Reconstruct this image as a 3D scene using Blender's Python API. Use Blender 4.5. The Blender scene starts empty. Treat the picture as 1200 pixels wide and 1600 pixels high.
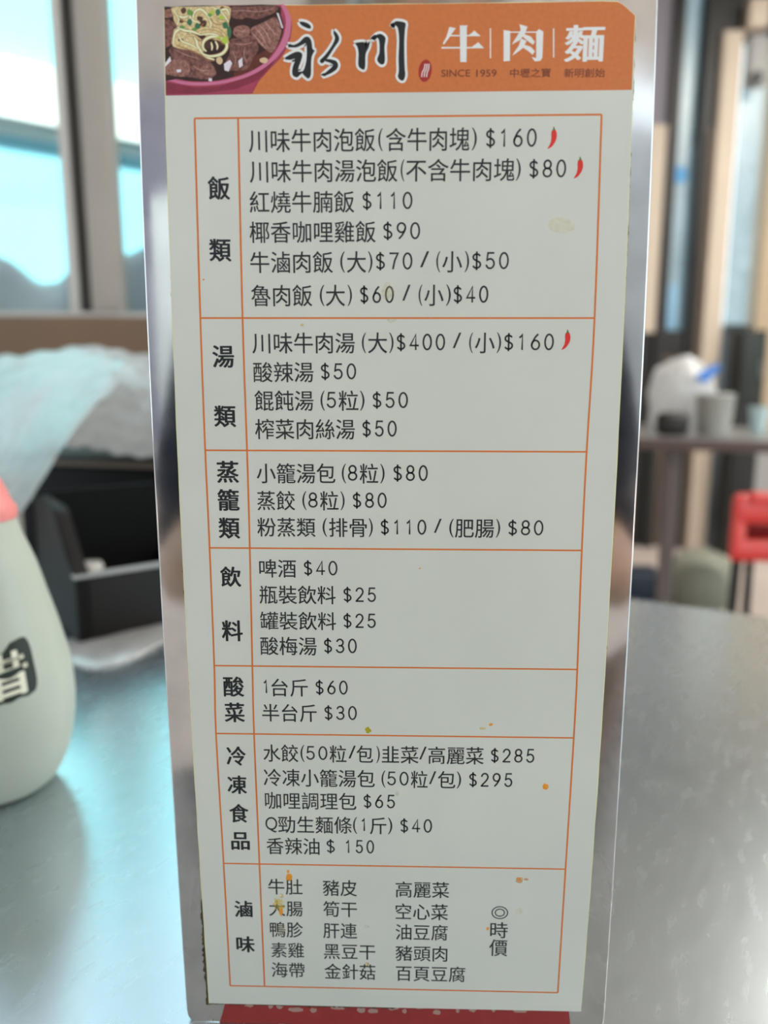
import bpy, bmesh, math, random
from mathutils import Vector, Matrix
random.seed(11)
R = math.radians
scn = bpy.context.scene
col = scn.collection

# ------------------------------------------------------------------ camera
cam_data = bpy.data.cameras.new('camera')
cam = bpy.data.objects.new('camera', cam_data); col.objects.link(cam)
cam.location = (0.00235, -0.21322, 0.2084)
cam.rotation_euler = (R(90 - 10.385), 0, R(1.563))
cam_data.sensor_fit = 'AUTO'; cam_data.sensor_width = 36; cam_data.lens = 27.0
cam_data.clip_start = 0.01; cam_data.clip_end = 200
cam_data.dof.use_dof = True
cam_data.dof.focus_distance = 0.222
cam_data.dof.aperture_fstop = 7.2
scn.camera = cam

# ------------------------------------------------------------------ world, sun, lamps, exposure
w = bpy.data.worlds.new('sky'); scn.world = w; w.use_nodes = True
bg = w.node_tree.nodes['Background']
bg.inputs[0].default_value = (0.80, 0.93, 1.0, 1); bg.inputs[1].default_value = 2.4
sun_data = bpy.data.lights.new('sun', 'SUN'); sun_data.energy = 13.0; sun_data.angle = R(2); sun_data.color = (1, .96, .88)
sun = bpy.data.objects.new('sun', sun_data); col.objects.link(sun)
sun.rotation_euler = (R(35), 0, R(25))
scn.view_settings.view_transform = 'Standard'; scn.view_settings.look = 'None'
scn.view_settings.exposure = 0.11; scn.view_settings.gamma = 1.0
scn.view_settings.use_curve_mapping = False

# ------------------------------------------------------------------ helpers
def lin(c):
    return tuple(((v/255)/12.92 if v/255 <= .04045 else ((v/255+.055)/1.055)**2.4) for v in c)
def A(*c, k=.64):                      # seen colour -> surface colour under the room's light
    return tuple(min(.92, v/k) for v in lin(c))
def mat(name, c, rough=.5, metal=0, var=0, scale=20, bump=0, bscale=60, coat=0, c2=None, trans=0, sss=0, spec=.5, stretch=(1,1,1), rvar=0, bdist=.0003):
    m = bpy.data.materials.new(name); m.use_nodes = True
    nt = m.node_tree; N = nt.nodes; L = nt.links
    b = N['Principled BSDF']
    b.inputs['Base Color'].default_value = (*c, 1); b.inputs['Roughness'].default_value = rough
    b.inputs['Metallic'].default_value = metal; b.inputs['Coat Weight'].default_value = coat
    b.inputs['Coat Roughness'].default_value = .12
    b.inputs['Specular IOR Level'].default_value = spec
    b.inputs['Transmission Weight'].default_value = trans
    if sss:
        b.inputs['Subsurface Weight'].default_value = sss
        b.inputs['Subsurface Radius'].default_value = (.02,.02,.02)
    if var or bump or rvar:
        tc = N.new('ShaderNodeTexCoord'); mp = N.new('ShaderNodeMapping'); mp.inputs['Scale'].default_value = stretch
        L.new(tc.outputs['Object'], mp.inputs[0])
    if var:
        n = N.new('ShaderNodeTexNoise'); n.inputs['Scale'].default_value = scale; n.inputs['Detail'].default_value = 5
        L.new(mp.outputs[0], n.inputs['Vector'])
        r = N.new('ShaderNodeValToRGB'); e = r.color_ramp.elements
        e[0].position = .32; e[1].position = .68
        d = c2 if c2 else tuple(v*(1-var) for v in c)
        e[0].color = (*d, 1); e[1].color = (*c, 1)
        L.new(n.outputs['Fac'], r.inputs[0]); L.new(r.outputs[0], b.inputs['Base Color'])
    if rvar:
        n3 = N.new('ShaderNodeTexNoise'); n3.inputs['Scale'].default_value = bscale*.5; n3.inputs['Detail'].default_value = 8
        L.new(mp.outputs[0], n3.inputs['Vector'])
        mr = N.new('ShaderNodeMapRange'); mr.inputs[1].default_value = .3; mr.inputs[2].default_value = .7
        mr.inputs[3].default_value = max(0.02, rough-rvar); mr.inputs[4].default_value = rough+rvar
        L.new(n3.outputs['Fac'], mr.inputs[0]); L.new(mr.outputs[0], b.inputs['Roughness'])
    if bump:
        n2 = N.new('ShaderNodeTexNoise'); n2.inputs['Scale'].default_value = bscale; n2.inputs['Detail'].default_value = 6
        L.new(mp.outputs[0], n2.inputs['Vector'])
        bp = N.new('ShaderNodeBump'); bp.inputs['Strength'].default_value = bump; bp.inputs['Distance'].default_value = bdist
        L.new(n2.outputs['Fac'], bp.inputs['Height']); L.new(bp.outputs[0], b.inputs['Normal'])
    return m
def tag(o, label=None, cat=None, group=None, kind=None):
    if label: o['label'] = label
    if cat: o['category'] = cat
    if group: o['group'] = group
    if kind: o['kind'] = kind
    return o
def empty(name, loc=(0,0,0), rz=0, label=None, cat=None, group=None, kind=None):
    o = bpy.data.objects.new(name, None); col.objects.link(o); o.location = loc; o.rotation_euler = (0,0,rz)
    o.empty_display_size = .02
    return tag(o, label, cat, group, kind)
def link(name, me, m, parent=None, smooth=False):
    o = bpy.data.objects.new(name, me); col.objects.link(o)
    for k in (m if isinstance(m, (list, tuple)) else [m]): me.materials.append(k)
    if parent: o.parent = parent
    if smooth:
        me.shade_smooth()
        try: me.set_sharp_from_angle(angle=R(40))
        except Exception: pass
    return o
def fin(name, bm, m, parent=None, smooth=False):
    me = bpy.data.meshes.new(name); bmesh.ops.recalc_face_normals(bm, faces=bm.faces[:]); bm.to_mesh(me); bm.free()
    return link(name, me, m, parent, smooth)
def add_box(bm, x0, x1, y0, y1, z0, z1, bev=0, mi=0):
    r = bmesh.ops.create_cube(bm, size=1)
    vs = r['verts']
    for v in vs: v.co = Vector(((x0+x1)/2+v.co.x*(x1-x0), (y0+y1)/2+v.co.y*(y1-y0), (z0+z1)/2+v.co.z*(z1-z0)))
    es = list({e for v in vs for e in v.link_edges})
    if bev: bmesh.ops.bevel(bm, geom=es, offset=bev, segments=3, affect='EDGES', profile=.5)
def box(name, x0, x1, y0, y1, z0, z1, m, parent=None, bev=0):
    bm = bmesh.new(); add_box(bm, x0, x1, y0, y1, z0, z1, bev); return fin(name, bm, m, parent, smooth=bool(bev))
def add_tube(bm, pts, r, seg=12, cap=True):
    pts = [Vector(p) for p in pts]; rings = []
    for i, p in enumerate(pts):
        t = (pts[min(i+1, len(pts)-1)] - pts[max(i-1, 0)]).normalized()
        a = t.orthogonal().normalized() if i == 0 else (a - t*a.dot(t)).normalized()
        b = t.cross(a); rr = r[i] if isinstance(r, (list, tuple)) else r
        rings.append([bm.verts.new(p + (a*math.cos(2*math.pi*k/seg)+b*math.sin(2*math.pi*k/seg))*rr) for k in range(seg)])
    for A_, B_ in zip(rings, rings[1:]):
        for k in range(seg): bm.faces.new((A_[k], A_[(k+1)%seg], B_[(k+1)%seg], B_[k]))
    if cap: bm.faces.new(rings[0][::-1]); bm.faces.new(rings[-1])
def tube(name, pts, r, m, parent=None, seg=12):
    bm = bmesh.new(); add_tube(bm, pts, r, seg); return fin(name, bm, m, parent, True)
def lathe(name, prof, m, parent=None, seg=64, loc=(0,0,0)):
    bm = bmesh.new(); rings = []
    for r, z in prof:
        rings.append([bm.verts.new((loc[0]+r*math.cos(2*math.pi*k/seg), loc[1]+r*math.sin(2*math.pi*k/seg), loc[2]+z)) for k in range(seg)])
    for a, b in zip(rings, rings[1:]):
        for k in range(seg): bm.faces.new((a[k], a[(k+1)%seg], b[(k+1)%seg], b[k]))
    bm.faces.new(rings[0][::-1]); bm.faces.new(rings[-1])
    return fin(name, bm, m, parent, True)
def catmull(pts, n=6):
    P = [Vector(p) for p in pts]; out = []
    for i in range(len(P)-1):
        p0 = P[max(i-1,0)]; p1 = P[i]; p2 = P[i+1]; p3 = P[min(i+2,len(P)-1)]
        for k in range(n):
            t = k/n
            out.append(.5*((2*p1)+(p2-p0)*t+(2*p0-5*p1+4*p2-p3)*t*t+(3*p1-p0-3*p2+p3)*t**3))
    out.append(P[-1]); return out
def grid_sheet(name, rows, m, parent=None, nu=10, nv=10, thick=.0004, fold=0, ff=None, noise=0, seed=0):
    """cloth through a net of control points (rows of equal length), smoothed, with thickness"""
    rng = random.Random(seed)
    rr = [catmull(r, nu) for r in rows]
    cols_ = [catmull([r[i] for r in rr], nv) for i in range(len(rr[0]))]
    bm = bmesh.new(); W_ = len(cols_); H_ = len(cols_[0])
    V = [[None]*H_ for _ in range(W_)]
    ph = [rng.uniform(0, 6.28) for _ in range(6)]
    for i in range(W_):
        for j in range(H_):
            p = cols_[i][j].copy(); s = i/(W_-1); t = j/(H_-1)
            d = fold*(abs(math.sin(9*s+4*t+ph[0]))+.8*abs(math.sin(17*s-6*t+ph[1]))+.45*abs(math.sin(31*s+9*t+ph[2]))-.9)*math.sin(math.pi*min(1, max(0, .08+.9*t))) + noise*math.sin(31*t+17*s+ph[3])*math.sin(27*s-11*t+ph[4])
            p.y += d; p.z += d*.7
            V[i][j] = bm.verts.new(p)
    for i in range(W_-1):
        for j in range(H_-1): bm.faces.new((V[i][j], V[i+1][j], V[i+1][j+1], V[i][j+1]))
    o = fin(name, bm, m, parent, True)
    s = o.modifiers.new('thickness', 'SOLIDIFY'); s.thickness = thick
    return o

# ------------------------------------------------------------------ materials
M = dict(
 plate = mat('mirror_steel', (.62,.60,.60), .09, 1, bump=.10, bscale=60, bdist=.0001, rvar=.04, var=.2, scale=60),
 table = mat('brushed_table_steel', (.58,.64,.68), .26, .94, bump=.04, bscale=400, bdist=.00003, stretch=(1,.25,1), rvar=.025, var=.08, scale=9),
 steel_dark = mat('dull_steel', (.33,.33,.34), .4, 1, var=.2),
 card = mat('laminated_card', A(185,186,178), .34, coat=.25, var=.05, scale=28, bump=.04, bscale=160),
 lam = mat('yellowed_laminate', A(205,200,150), .3),
 grime = mat('brown_glue', A(80,66,42), .8, var=.6, scale=900, c2=A(30,28,22)),
 ink = mat('black_ink', A(30,34,34), .45), ink2 = mat('black_heading_ink', A(22,26,28), .45),
 rule = mat('orange_rule_ink', A(188,100,40), .45),
 banner = mat('orange_banner_ink', A(184,104,56), .4, var=.08, scale=900),
 white_ink = mat('white_ink', A(205,203,200), .4), small_ink = mat('brown_ink', A(110,52,32), .5),
 seal = mat('dark_red_ink', A(148,38,36), .4),
 chili = mat('red_chili_ink', A(190,42,36), .4), chili_stem = mat('green_stem_ink', A(70,96,50), .4),
 red_label = mat('red_label_print', A(135,42,40), .45, var=.12, scale=300), red_mark = mat('pale_label_print', A(150,120,112), .5),
 bowl = mat('pic_bowl', A(150,56,80), .4, var=.2, scale=500), bowl_dark = mat('pic_bowl_dark', A(122,38,58), .4, var=.25, scale=400),
 rim = mat('pic_rim', A(178,100,130), .4), soup = mat('pic_soup', A(48,22,20), .4, var=.5, scale=800),
 broth = mat('pic_broth', A(92,40,30), .4, var=.4, scale=900), meat = mat('pic_meat', A(128,84,76), .4, var=.6, scale=1100, c2=A(66,36,34)),
 meat_light = mat('pic_meat_light', A(150,108,98), .4, var=.6, scale=1300, c2=A(92,54,46)), gloss = mat('pic_gloss', A(200,192,200), .4),
 onion = mat('pic_onion', A(190,165,130), .4), noodle = mat('pic_noodle', A(204,186,140), .4, var=.3, scale=1500, c2=A(172,146,100)),
 noodle_light = mat('pic_noodle_light', A(216,204,166), .4), shade = mat('pic_noodle_gap', A(140,100,60), .4), hole = mat('pic_hole', A(74,44,30), .4, var=.4, scale=900),
 scallion = mat('pic_scallion', A(92,130,62), .4), scallion_dark = mat('pic_scallion_dark', A(52,98,66), .4), scallion_light = mat('pic_scallion_light', A(160,176,70), .4),
 fibre = mat('pic_fibre', A(190,150,138), .4),
 orange_stain = mat('orange_sauce', A(214,130,40), .3), yellow_stain = mat('yellow_sauce', A(206,170,90), .3),
 green_stain = mat('green_sauce', A(150,140,30), .3), faint_stain = mat('faint_sauce', A(190,180,150), .35), brown_stain = mat('brown_sauce', A(190,140,80), .35),
 bottle = mat('milky_plastic', A(158,166,156), .42, sss=.0, var=.05, scale=12),
 cap = mat('pink_cap', A(222,120,118), .45), label_dark = mat('dark_green_label', A(24,34,26), .5), label_white = mat('label_white', A(205,203,185), .5),
 tray = mat('dark_brown_plastic', (.013,.010,.0085), .5, var=.3, scale=20, spec=.3), tray_in = mat('black_plastic', (.003,.0028,.0026), .6, spec=.15),
 wood_dark = mat('brown_rail_paint', (.20,.115,.07), .5, var=.3, scale=3, c2=(.13,.095,.06)),
 alu = mat('beige_aluminium', (.40,.36,.32), .5, var=.12, scale=6), alu_dark = mat('dark_groove', (.045,.04,.035), .6), alu_pale = mat('pale_aluminium', (.55,.53,.50), .4),
 wall = mat('grey_plaster', (.42,.40,.37), .8, var=.12, scale=4), ceiling = mat('ceiling_paint', (.62,.62,.6), .8, var=.06, scale=3),
 floor = mat('pinkish_tile', (.72,.62,.56), .45, var=.1, scale=3),
 blue_wall = mat('sky_blue_paint', (.29,.70,.84), .6, var=.12, scale=2), cyan_wall = mat('pale_cyan_paint', (.26,.74,.80), .6, var=.06, scale=2),
 white_paint = mat('white_paint', (.86,.88,.84), .6), ledge = mat('grey_ledge', (.62,.66,.66), .6),
 tarp = mat('grey_tarpaulin', (.36,.34,.35), .6, var=.35, scale=6), asphalt = mat('asphalt', (.18,.18,.18), .9, var=.2, scale=3),
 cream = mat('cream_paint', (.66,.56,.46), .6, var=.08, scale=3), dark_frame = mat('dark_brown_frame', (.009,.007,.0055), .5, var=.2, scale=5),
 brown_frame = mat('mid_brown_frame', (.13,.09,.065), .5), black = mat('black_paint', (.008,.009,.009), .5), dark_green = mat('dark_green_black', (.012,.02,.017), .5),
 tan = mat('tan_board', (.48,.38,.26), .6), mauve = mat('mauve_grey_steel', (.12,.105,.105), .45), greybox = mat('grey_box_paint', (.38,.38,.38), .5),
 counter_edge = mat('counter_edge', (.115,.085,.08), .5), counter_top = mat('counter_top_steel', (.38,.38,.38), .35, .7),
 red = mat('red_plastic', (.62,.035,.03), .28, coat=.3), chair_metal = mat('dark_chair_steel', (.012,.02,.018), .4, .3),
 bin = mat('grey_green_plastic', (.36,.38,.31), .6, var=.1, scale=6), navy = mat('dark_blue_plastic', (.02,.035,.06), .5),
 blue_print = mat('blue_print', (.05,.25,.75), .5), blue_disc = mat('light_blue_sticker', (.10,.40,.80), .5), cup = mat('pale_blue_plastic', (.50,.66,.70), .4),
 skin = mat('skin', (.55,.33,.22), .55, sss=0, var=.08, scale=20), shirt = mat('navy_shirt', (.018,.022,.04), .85, var=.3, scale=30), trousers = mat('dark_trousers', (.03,.03,.035), .85),
 hair = mat('black_hair', (.01,.008,.007), .5), phone = mat('black_phone', (.01,.01,.012), .2), stone = mat('grey_lilac_render', (.30,.28,.33), .8, var=.25, scale=.6),
)
def film_mat(name, c, alpha, rough=.35, bump=.3, tl=.5, gl=.12):
    m = bpy.data.materials.new(name); m.use_nodes = True; nt = m.node_tree; N = nt.nodes; L = nt.links
    N.remove(N['Principled BSDF']); out = N['Material Output']
    d = N.new('ShaderNodeBsdfDiffuse'); d.inputs[0].default_value = (*c, 1)
    t = N.new('ShaderNodeBsdfTranslucent'); t.inputs[0].default_value = (*c, 1)
    mx = N.new('ShaderNodeMixShader'); mx.inputs[0].default_value = tl; L.new(d.outputs[0], mx.inputs[1]); L.new(t.outputs[0], mx.inputs[2])
    g = N.new('ShaderNodeBsdfGlossy'); g.inputs['Roughness'].default_value = rough
    mg = N.new('ShaderNodeMixShader'); mg.inputs[0].default_value = gl; L.new(mx.outputs[0], mg.inputs[1]); L.new(g.outputs[0], mg.inputs[2])
    tr = N.new('ShaderNodeBsdfTransparent'); mt = N.new('ShaderNodeMixShader'); L.new(tr.outputs[0], mt.inputs[1]); L.new(mg.outputs[0], mt.inputs[2])
    tc = N.new('ShaderNodeTexCoord'); n = N.new('ShaderNodeTexNoise'); n.inputs['Scale'].default_value = 9; n.inputs['Detail'].default_value = 4; n.inputs['Distortion'].default_value = 1.5
    L.new(tc.outputs['Object'], n.inputs['Vector'])
    mr = N.new('ShaderNodeMapRange'); mr.inputs[1].default_value = .3; mr.inputs[2].default_value = .7; mr.inputs[3].default_value = max(0, alpha-.18); mr.inputs[4].default_value = min(1, alpha+.18)
    L.new(n.outputs['Fac'], mr.inputs[0]); L.new(mr.outputs[0], mt.inputs[0]); L.new(mt.outputs[0], out.inputs[0])
    return m
M['film'] = film_mat('thin_plastic_film', (.82,.81,.80), .70, rough=.25, tl=.6, gl=.30)
M['film_far'] = film_mat('carrier_bag_film', (.86,.88,.90), .85)
M['frost'] = film_mat('frosted_glass', (.44,.55,.58), .94, tl=.8)
def glass_mat():
    m = bpy.data.materials.new('window_glass'); m.use_nodes = True; nt = m.node_tree; N = nt.nodes; L = nt.links
    N.remove(N['Principled BSDF']); out = N['Material Output']
    tr = N.new('ShaderNodeBsdfTransparent'); tr.inputs[0].default_value = (.90,.97,.98,1)
    g = N.new('ShaderNodeBsdfGlossy'); g.inputs['Roughness'].default_value = .05
    mx = N.new('ShaderNodeMixShader'); mx.inputs[0].default_value = .06
    L.new(tr.outputs[0], mx.inputs[1]); L.new(g.outputs[0], mx.inputs[2]); L.new(mx.outputs[0], out.inputs[0]); return m
M['glass'] = glass_mat()
lm = mat('fill_tube', (.9,.9,.85), .4); lm.node_tree.nodes['Principled BSDF'].inputs['Emission Color'].default_value = (1,.95,.86,1); lm.node_tree.nodes['Principled BSDF'].inputs['Emission Strength'].default_value = 6; M['lamp'] = lm

# ------------------------------------------------------------------ printed artwork of the menu card, millimetres on the card (x, height)
CARD_OUTLINE = [[-59.37,299.17],[-29.36,299.42],[-0.24,299.37],[28.64,299.33],[50.93,299.43],[55.07,299.23],[56.54,298.42],[58.21,297.09],[59.54,296.06],[59.89,283.23],[60.13,270.24],[60.35,256.94],[60.54,243.32],[60.71,229.35],[60.85,215.03],[60.95,200.34],[61.02,185.28],[61.05,169.82],[61.05,153.94],[61.0,137.64],[60.91,120.89],[60.77,103.68],[60.58,85.98],[60.33,67.78],[60.03,49.04],[59.67,29.76],[59.24,9.89],[59.2,8.01],[0.63,7.92],[-59.83,8.03],[-60.23,29.99],[-60.54,49.47],[-60.81,68.41],[-61.02,86.81],[-61.19,104.71],[-61.32,122.11],[-61.4,139.06],[-61.43,155.55],[-61.42,171.61],[-61.38,187.25],[-61.28,202.5],[-61.15,217.35],[-60.98,231.84],[-60.77,245.98],[-60.52,259.76],[-60.24,273.22],[-59.92,286.35]]
BANNER = [[-59.28,299.09],[-29.36,299.33],[-0.24,299.28],[28.64,299.24],[50.94,299.34],[55.08,299.15],[56.55,298.33],[58.21,297.01],[59.46,295.97],[59.46,287.84],[59.61,278.81],[-0.18,278.75],[-59.94,278.6]]
PLATE_ROWS = [[300.3,-67.2,65.38],[285.5,-67.6,65.82],[270.3,-67.95,66.21],[254.6,-68.24,66.54],[238.6,-68.48,66.83],[222.0,-68.68,67.08],[205.0,-68.82,67.27],[187.4,-68.91,67.42],[169.3,-68.96,67.53],[150.7,-68.96,67.6],[131.4,-68.91,67.64],[111.6,-68.82,67.63],[91.1,-68.68,67.59],[69.9,-68.5,67.52],[48.0,-68.28,67.42],[25.4,-68.01,67.29],[2.0,-67.7,67.14]]
RULES_V = [[[-52.69,273.0],[-53.37,222.61],[-53.56,186.64],[-53.47,158.62],[-53.55,123.0],[-53.89,101.51],[-53.23,58.27],[-52.75,14.82]],[[52.27,273.05],[52.97,222.41],[52.55,186.49],[52.51,158.54],[52.85,122.97],[52.78,101.54],[52.18,58.32],[51.6,14.84]],[[-41.33,273.0],[-41.84,222.58],[-41.78,186.64],[-41.89,158.63],[-42.26,123.0],[-42.41,101.52],[-42.06,58.26],[-41.7,14.67]]]
RULES_H = [[[-52.69,273.0],[52.27,273.05]],[[-53.37,222.61],[52.97,222.41]],[[-53.56,186.64],[52.55,186.49]],[[-53.47,158.62],[52.51,158.54]],[[-53.55,123.0],[52.85,122.97]],[[-53.89,101.51],[52.78,101.54]],[[-53.23,58.27],[52.18,58.32]],[[-52.75,14.82],[51.6,14.84]]]
MENU_LINES = [[267.46,5.61,[["川味牛肉泡飯",-38.75,-5.79],["(",-4.96,-3.8],["含牛肉塊",-2.97,18.64],[")",19.22,20.54],["$160",22.68,36.02]]],[259.94,5.52,[["川味牛肉湯泡飯",-38.74,0.04],["(",0.88,1.88],["不含牛肉塊",2.3,30.49],[")",30.82,32.08],["$80",34.07,43.89]]],[252.31,5.44,[["紅燒牛腩飯",-38.98,-11.3],["$110",-9.36,4.1]]],[244.74,5.43,[["椰香咖哩雞飯",-39.22,-5.67],["$90",-3.89,6.18]]],[237.06,5.51,[["牛滷肉飯",-39.29,-17.14],["(",-15.16,-13.89],["大",-13.38,-8.25],[")",-7.74,-6.54],["$70",-5.86,4.2],["/",6.14,8.54],["(",10.43,11.52],["小",12.03,17.29],[")",17.97,19.16],["$50",19.75,29.76]]],[228.45,5.59,[["魯肉飯",-39.3,-22.82],["(",-20.77,-19.49],["大",-19.14,-13.97],[")",-13.28,-12.07],["$60",-10.11,-0.72],["/",1.43,3.64],["(",5.8,6.83],["小",7.35,12.49],[")",13.17,14.44],["$40",14.95,24.54]]],[215.97,5.54,[["川味牛肉湯",-39.43,-11.4],["(",-9.49,-8.34],["大",-7.81,-2.6],[")",-2.08,-0.86],["$400",-0.24,13.18],["/",15.15,17.43],["(",19.58,20.61],["小",21.13,26.48],[")",27.0,28.2],["$160",28.82,42.48]]],[208.16,5.44,[["酸辣湯",-39.37,-22.79],["$50",-21.0,-11.0]]],[200.41,5.52,[["餛飩湯",-39.27,-22.92],["(5",-20.98,-16.52],["粒",-15.99,-10.52],[")",-10.08,-8.84],["$50",-6.82,3.22]]],[192.57,5.59,[["榨菜肉絲湯",-39.35,-11.56],["$50",-9.68,0.15]]],[180.2,5.62,[["小籠湯包",-39.28,-17.11],["(8",-15.31,-10.82],["粒",-10.28,-5.08],[")",-4.54,-3.29],["$80",-1.05,8.87]]],[172.44,5.51,[["蒸餃",-39.36,-28.61],["(8",-26.54,-22.08],["粒",-21.54,-16.29],[")",-15.75,-14.57],["$80",-12.49,-2.62]]],[164.78,5.48,[["粉蒸類",-39.56,-22.93],["(",-20.92,-19.65],["排骨",-19.1,-8.37],[")",-7.82,-6.64],["$110",-4.61,8.6],["/",10.66,12.83],["(",14.99,16.26],["肥腸",16.62,27.61],[")",28.15,29.34],["$80",31.39,41.56]]],[152.67,5.41,[["啤酒",-39.36,-28.73],["$40",-26.7,-16.72]]],[144.84,5.47,[["瓶裝飲料",-39.52,-17.42],["$25",-15.38,-5.63]]],[136.99,5.44,[["罐裝飲料",-39.58,-17.41],["$25",-15.46,-5.7]]],[129.28,5.61,[["酸梅湯",-39.71,-23.16],["$30",-21.25,-11.32]]],[116.35,5.53,[["1",-39.58,-38.15],["台斤",-36.82,-25.98],["$60",-23.9,-14.09]]],[108.36,5.6,[["半台斤",-39.81,-23.49],["$30",-21.39,-11.45]]],[95.4,5.61,[["水餃",-39.81,-29.25],["(50",-28.58,-20.38],["粒",-19.81,-14.74],["/",-14.15,-11.92],["包",-11.72,-6.73],[")",-5.77,-4.72],["韭菜",-4.12,6.88],["/",7.07,9.29],["高麗菜",9.74,26.34],["$285",28.24,41.54]]],[87.45,5.69,[["冷凍小籠湯包",-39.92,-6.23],["(50",-4.24,4.05],["粒",4.63,9.71],["/",10.11,12.25],["包",12.71,18.01],[")",18.38,19.74],["$295",21.92,35.25]]],[79.84,5.64,[["咖哩調理包",-39.74,-11.86],["$65",-9.88,0.02]]],[71.91,5.71,[["Q",-39.83,-36.16],["勁生麵條",-35.91,-13.32],["(1",-12.93,-9.33],["斤",-7.77,-2.73],[")",-2.3,-0.93],["$40",1.31,11.27]]],[64.55,5.67,[["香辣油",-39.68,-23.32],["$",-21.38,-18.42],["150",-15.67,-6.42]]],[50.57,5.46,[["牛肚",-39.56,-28.84]]],[42.96,5.4,[["大腸",-39.49,-28.91]]],[35.49,5.47,[["鴨胗",-39.43,-28.97]]],[28.17,5.41,[["素雞",-39.26,-28.78]]],[21.0,5.46,[["海帶",-39.29,-28.71]]],[50.46,5.56,[["豬皮",-22.5,-11.86]]],[43.09,5.51,[["筍干",-22.48,-11.9]]],[35.49,5.46,[["肝連",-22.59,-11.91]]],[28.09,5.52,[["黑豆干",-22.5,-6.2]]],[20.82,5.58,[["金針菇",-22.39,-6.21]]],[50.37,5.54,[["高麗菜",0.11,16.74]]],[42.67,5.61,[["空心菜",0.13,16.46]]],[35.45,5.55,[["油豆腐",0.15,16.49]]],[27.93,5.5,[["豬頭肉",0.17,16.48]]],[20.67,5.56,[["百頁豆腐",0.31,22.24]]],[36.78,5.64,[["時",29.72,35.19]]],[30.54,5.92,[["價",29.56,35.28]]]]
HEADINGS = [["飯",-49.94,-44.06,252.93,258.81],["類",-50.25,-44.28,237.27,243.16],["湯",-50.52,-44.49,209.33,215.38],["類",-50.73,-44.51,193.1,199.09],["蒸",-50.6,-44.31,177.41,183.68],["籠",-50.68,-44.38,169.44,175.69],["類",-50.69,-44.51,161.35,167.5],["飲",-50.73,-44.66,147.09,153.16],["料",-50.94,-44.72,130.59,137.01],["酸",-51.17,-44.91,113.31,119.67],["菜",-51.1,-44.99,105.18,111.47],["冷",-51.05,-45.1,91.16,97.42],["凍",-51.11,-45.11,81.82,87.93],["食",-50.85,-44.88,72.26,78.52],["品",-50.63,-44.84,63.01,69.02],["滷",-50.45,-44.71,39.65,45.43],["味",-50.27,-44.38,27.08,32.85]]
BRUSH_STROKES = [[[-16.15,293.35],[-15.38,292.7],[-14.86,291.73],[-15.05,290.76],[-15.95,289.64],[-17.21,287.88],[-18.11,286.75],[-19.19,285.79],[-19.79,286.12],[-19.71,286.6],[-18.63,287.57],[-17.37,289.01],[-16.29,290.62],[-15.92,291.74],[-16.27,292.71]],[[-18.11,286.75],[-16.87,286.64],[-15.63,286.24],[-15.18,285.26],[-15.65,284.28],[-16.91,283.48],[-18.34,282.94],[-19.23,282.85],[-18.15,283.82],[-16.89,284.79],[-16.53,285.43],[-17.41,285.93],[-18.47,286.27]],[[-24.86,295.43],[-24.16,295.52],[-22.93,295.18],[-22.06,294.53],[-22.14,293.89],[-22.95,294.0],[-23.83,294.39],[-24.52,294.79]],[[-27.98,290.19],[-26.39,290.17],[-24.96,290.8],[-23.7,291.89],[-22.63,291.94],[-21.94,291.0],[-21.79,289.87],[-21.66,289.15],[-21.2,288.73],[-21.75,287.76],[-22.02,286.63],[-22.11,285.33],[-22.18,283.37],[-22.44,282.55],[-22.99,282.23],[-23.87,282.89],[-24.39,283.65],[-23.83,284.69],[-23.34,286.31],[-23.16,288.26],[-23.2,290.14],[-23.48,290.46],[-24.26,290.15],[-25.69,289.58],[-27.11,289.6]],[[-28.87,287.02],[-27.32,287.98],[-25.89,288.52],[-24.83,288.44],[-24.31,287.79],[-24.69,286.33],[-25.36,284.71],[-25.38,283.89],[-24.38,283.88],[-25.47,282.68],[-26.19,282.59],[-26.96,283.25],[-26.86,284.88],[-26.17,286.83],[-27.53,286.62]],[[-10.82,290.33],[-10.11,290.55],[-8.35,290.53],[-8.28,289.08],[-7.93,289.88],[-7.43,290.55],[-7.15,290.42],[-7.36,289.39],[-8.15,287.78],[-8.26,285.19],[-8.55,284.22],[-9.26,284.39],[-9.97,285.04],[-10.03,286.51],[-9.95,288.13],[-10.29,289.58]],[[-6.4,291.32],[-5.17,292.33],[-4.12,292.42],[-3.24,291.76],[-3.06,291.12],[-3.34,289.35],[-3.23,286.76],[-3.41,285.63],[-4.12,285.31],[-5.0,285.97],[-5.18,286.78],[-4.65,288.07],[-4.64,290.33],[-5.0,291.46],[-5.7,291.63],[-6.3,291.25]],[[-1.55,293.99],[-0.78,295.16],[0.09,295.34],[1.95,294.91],[1.85,293.47],[1.69,290.91],[1.71,287.68],[1.83,284.44],[1.98,282.81],[1.49,281.57],[0.67,281.68],[0.06,282.5],[0.31,283.8],[0.23,286.73],[0.39,290.92],[0.1,293.49],[-0.43,294.3],[-1.03,294.46]]]
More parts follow.
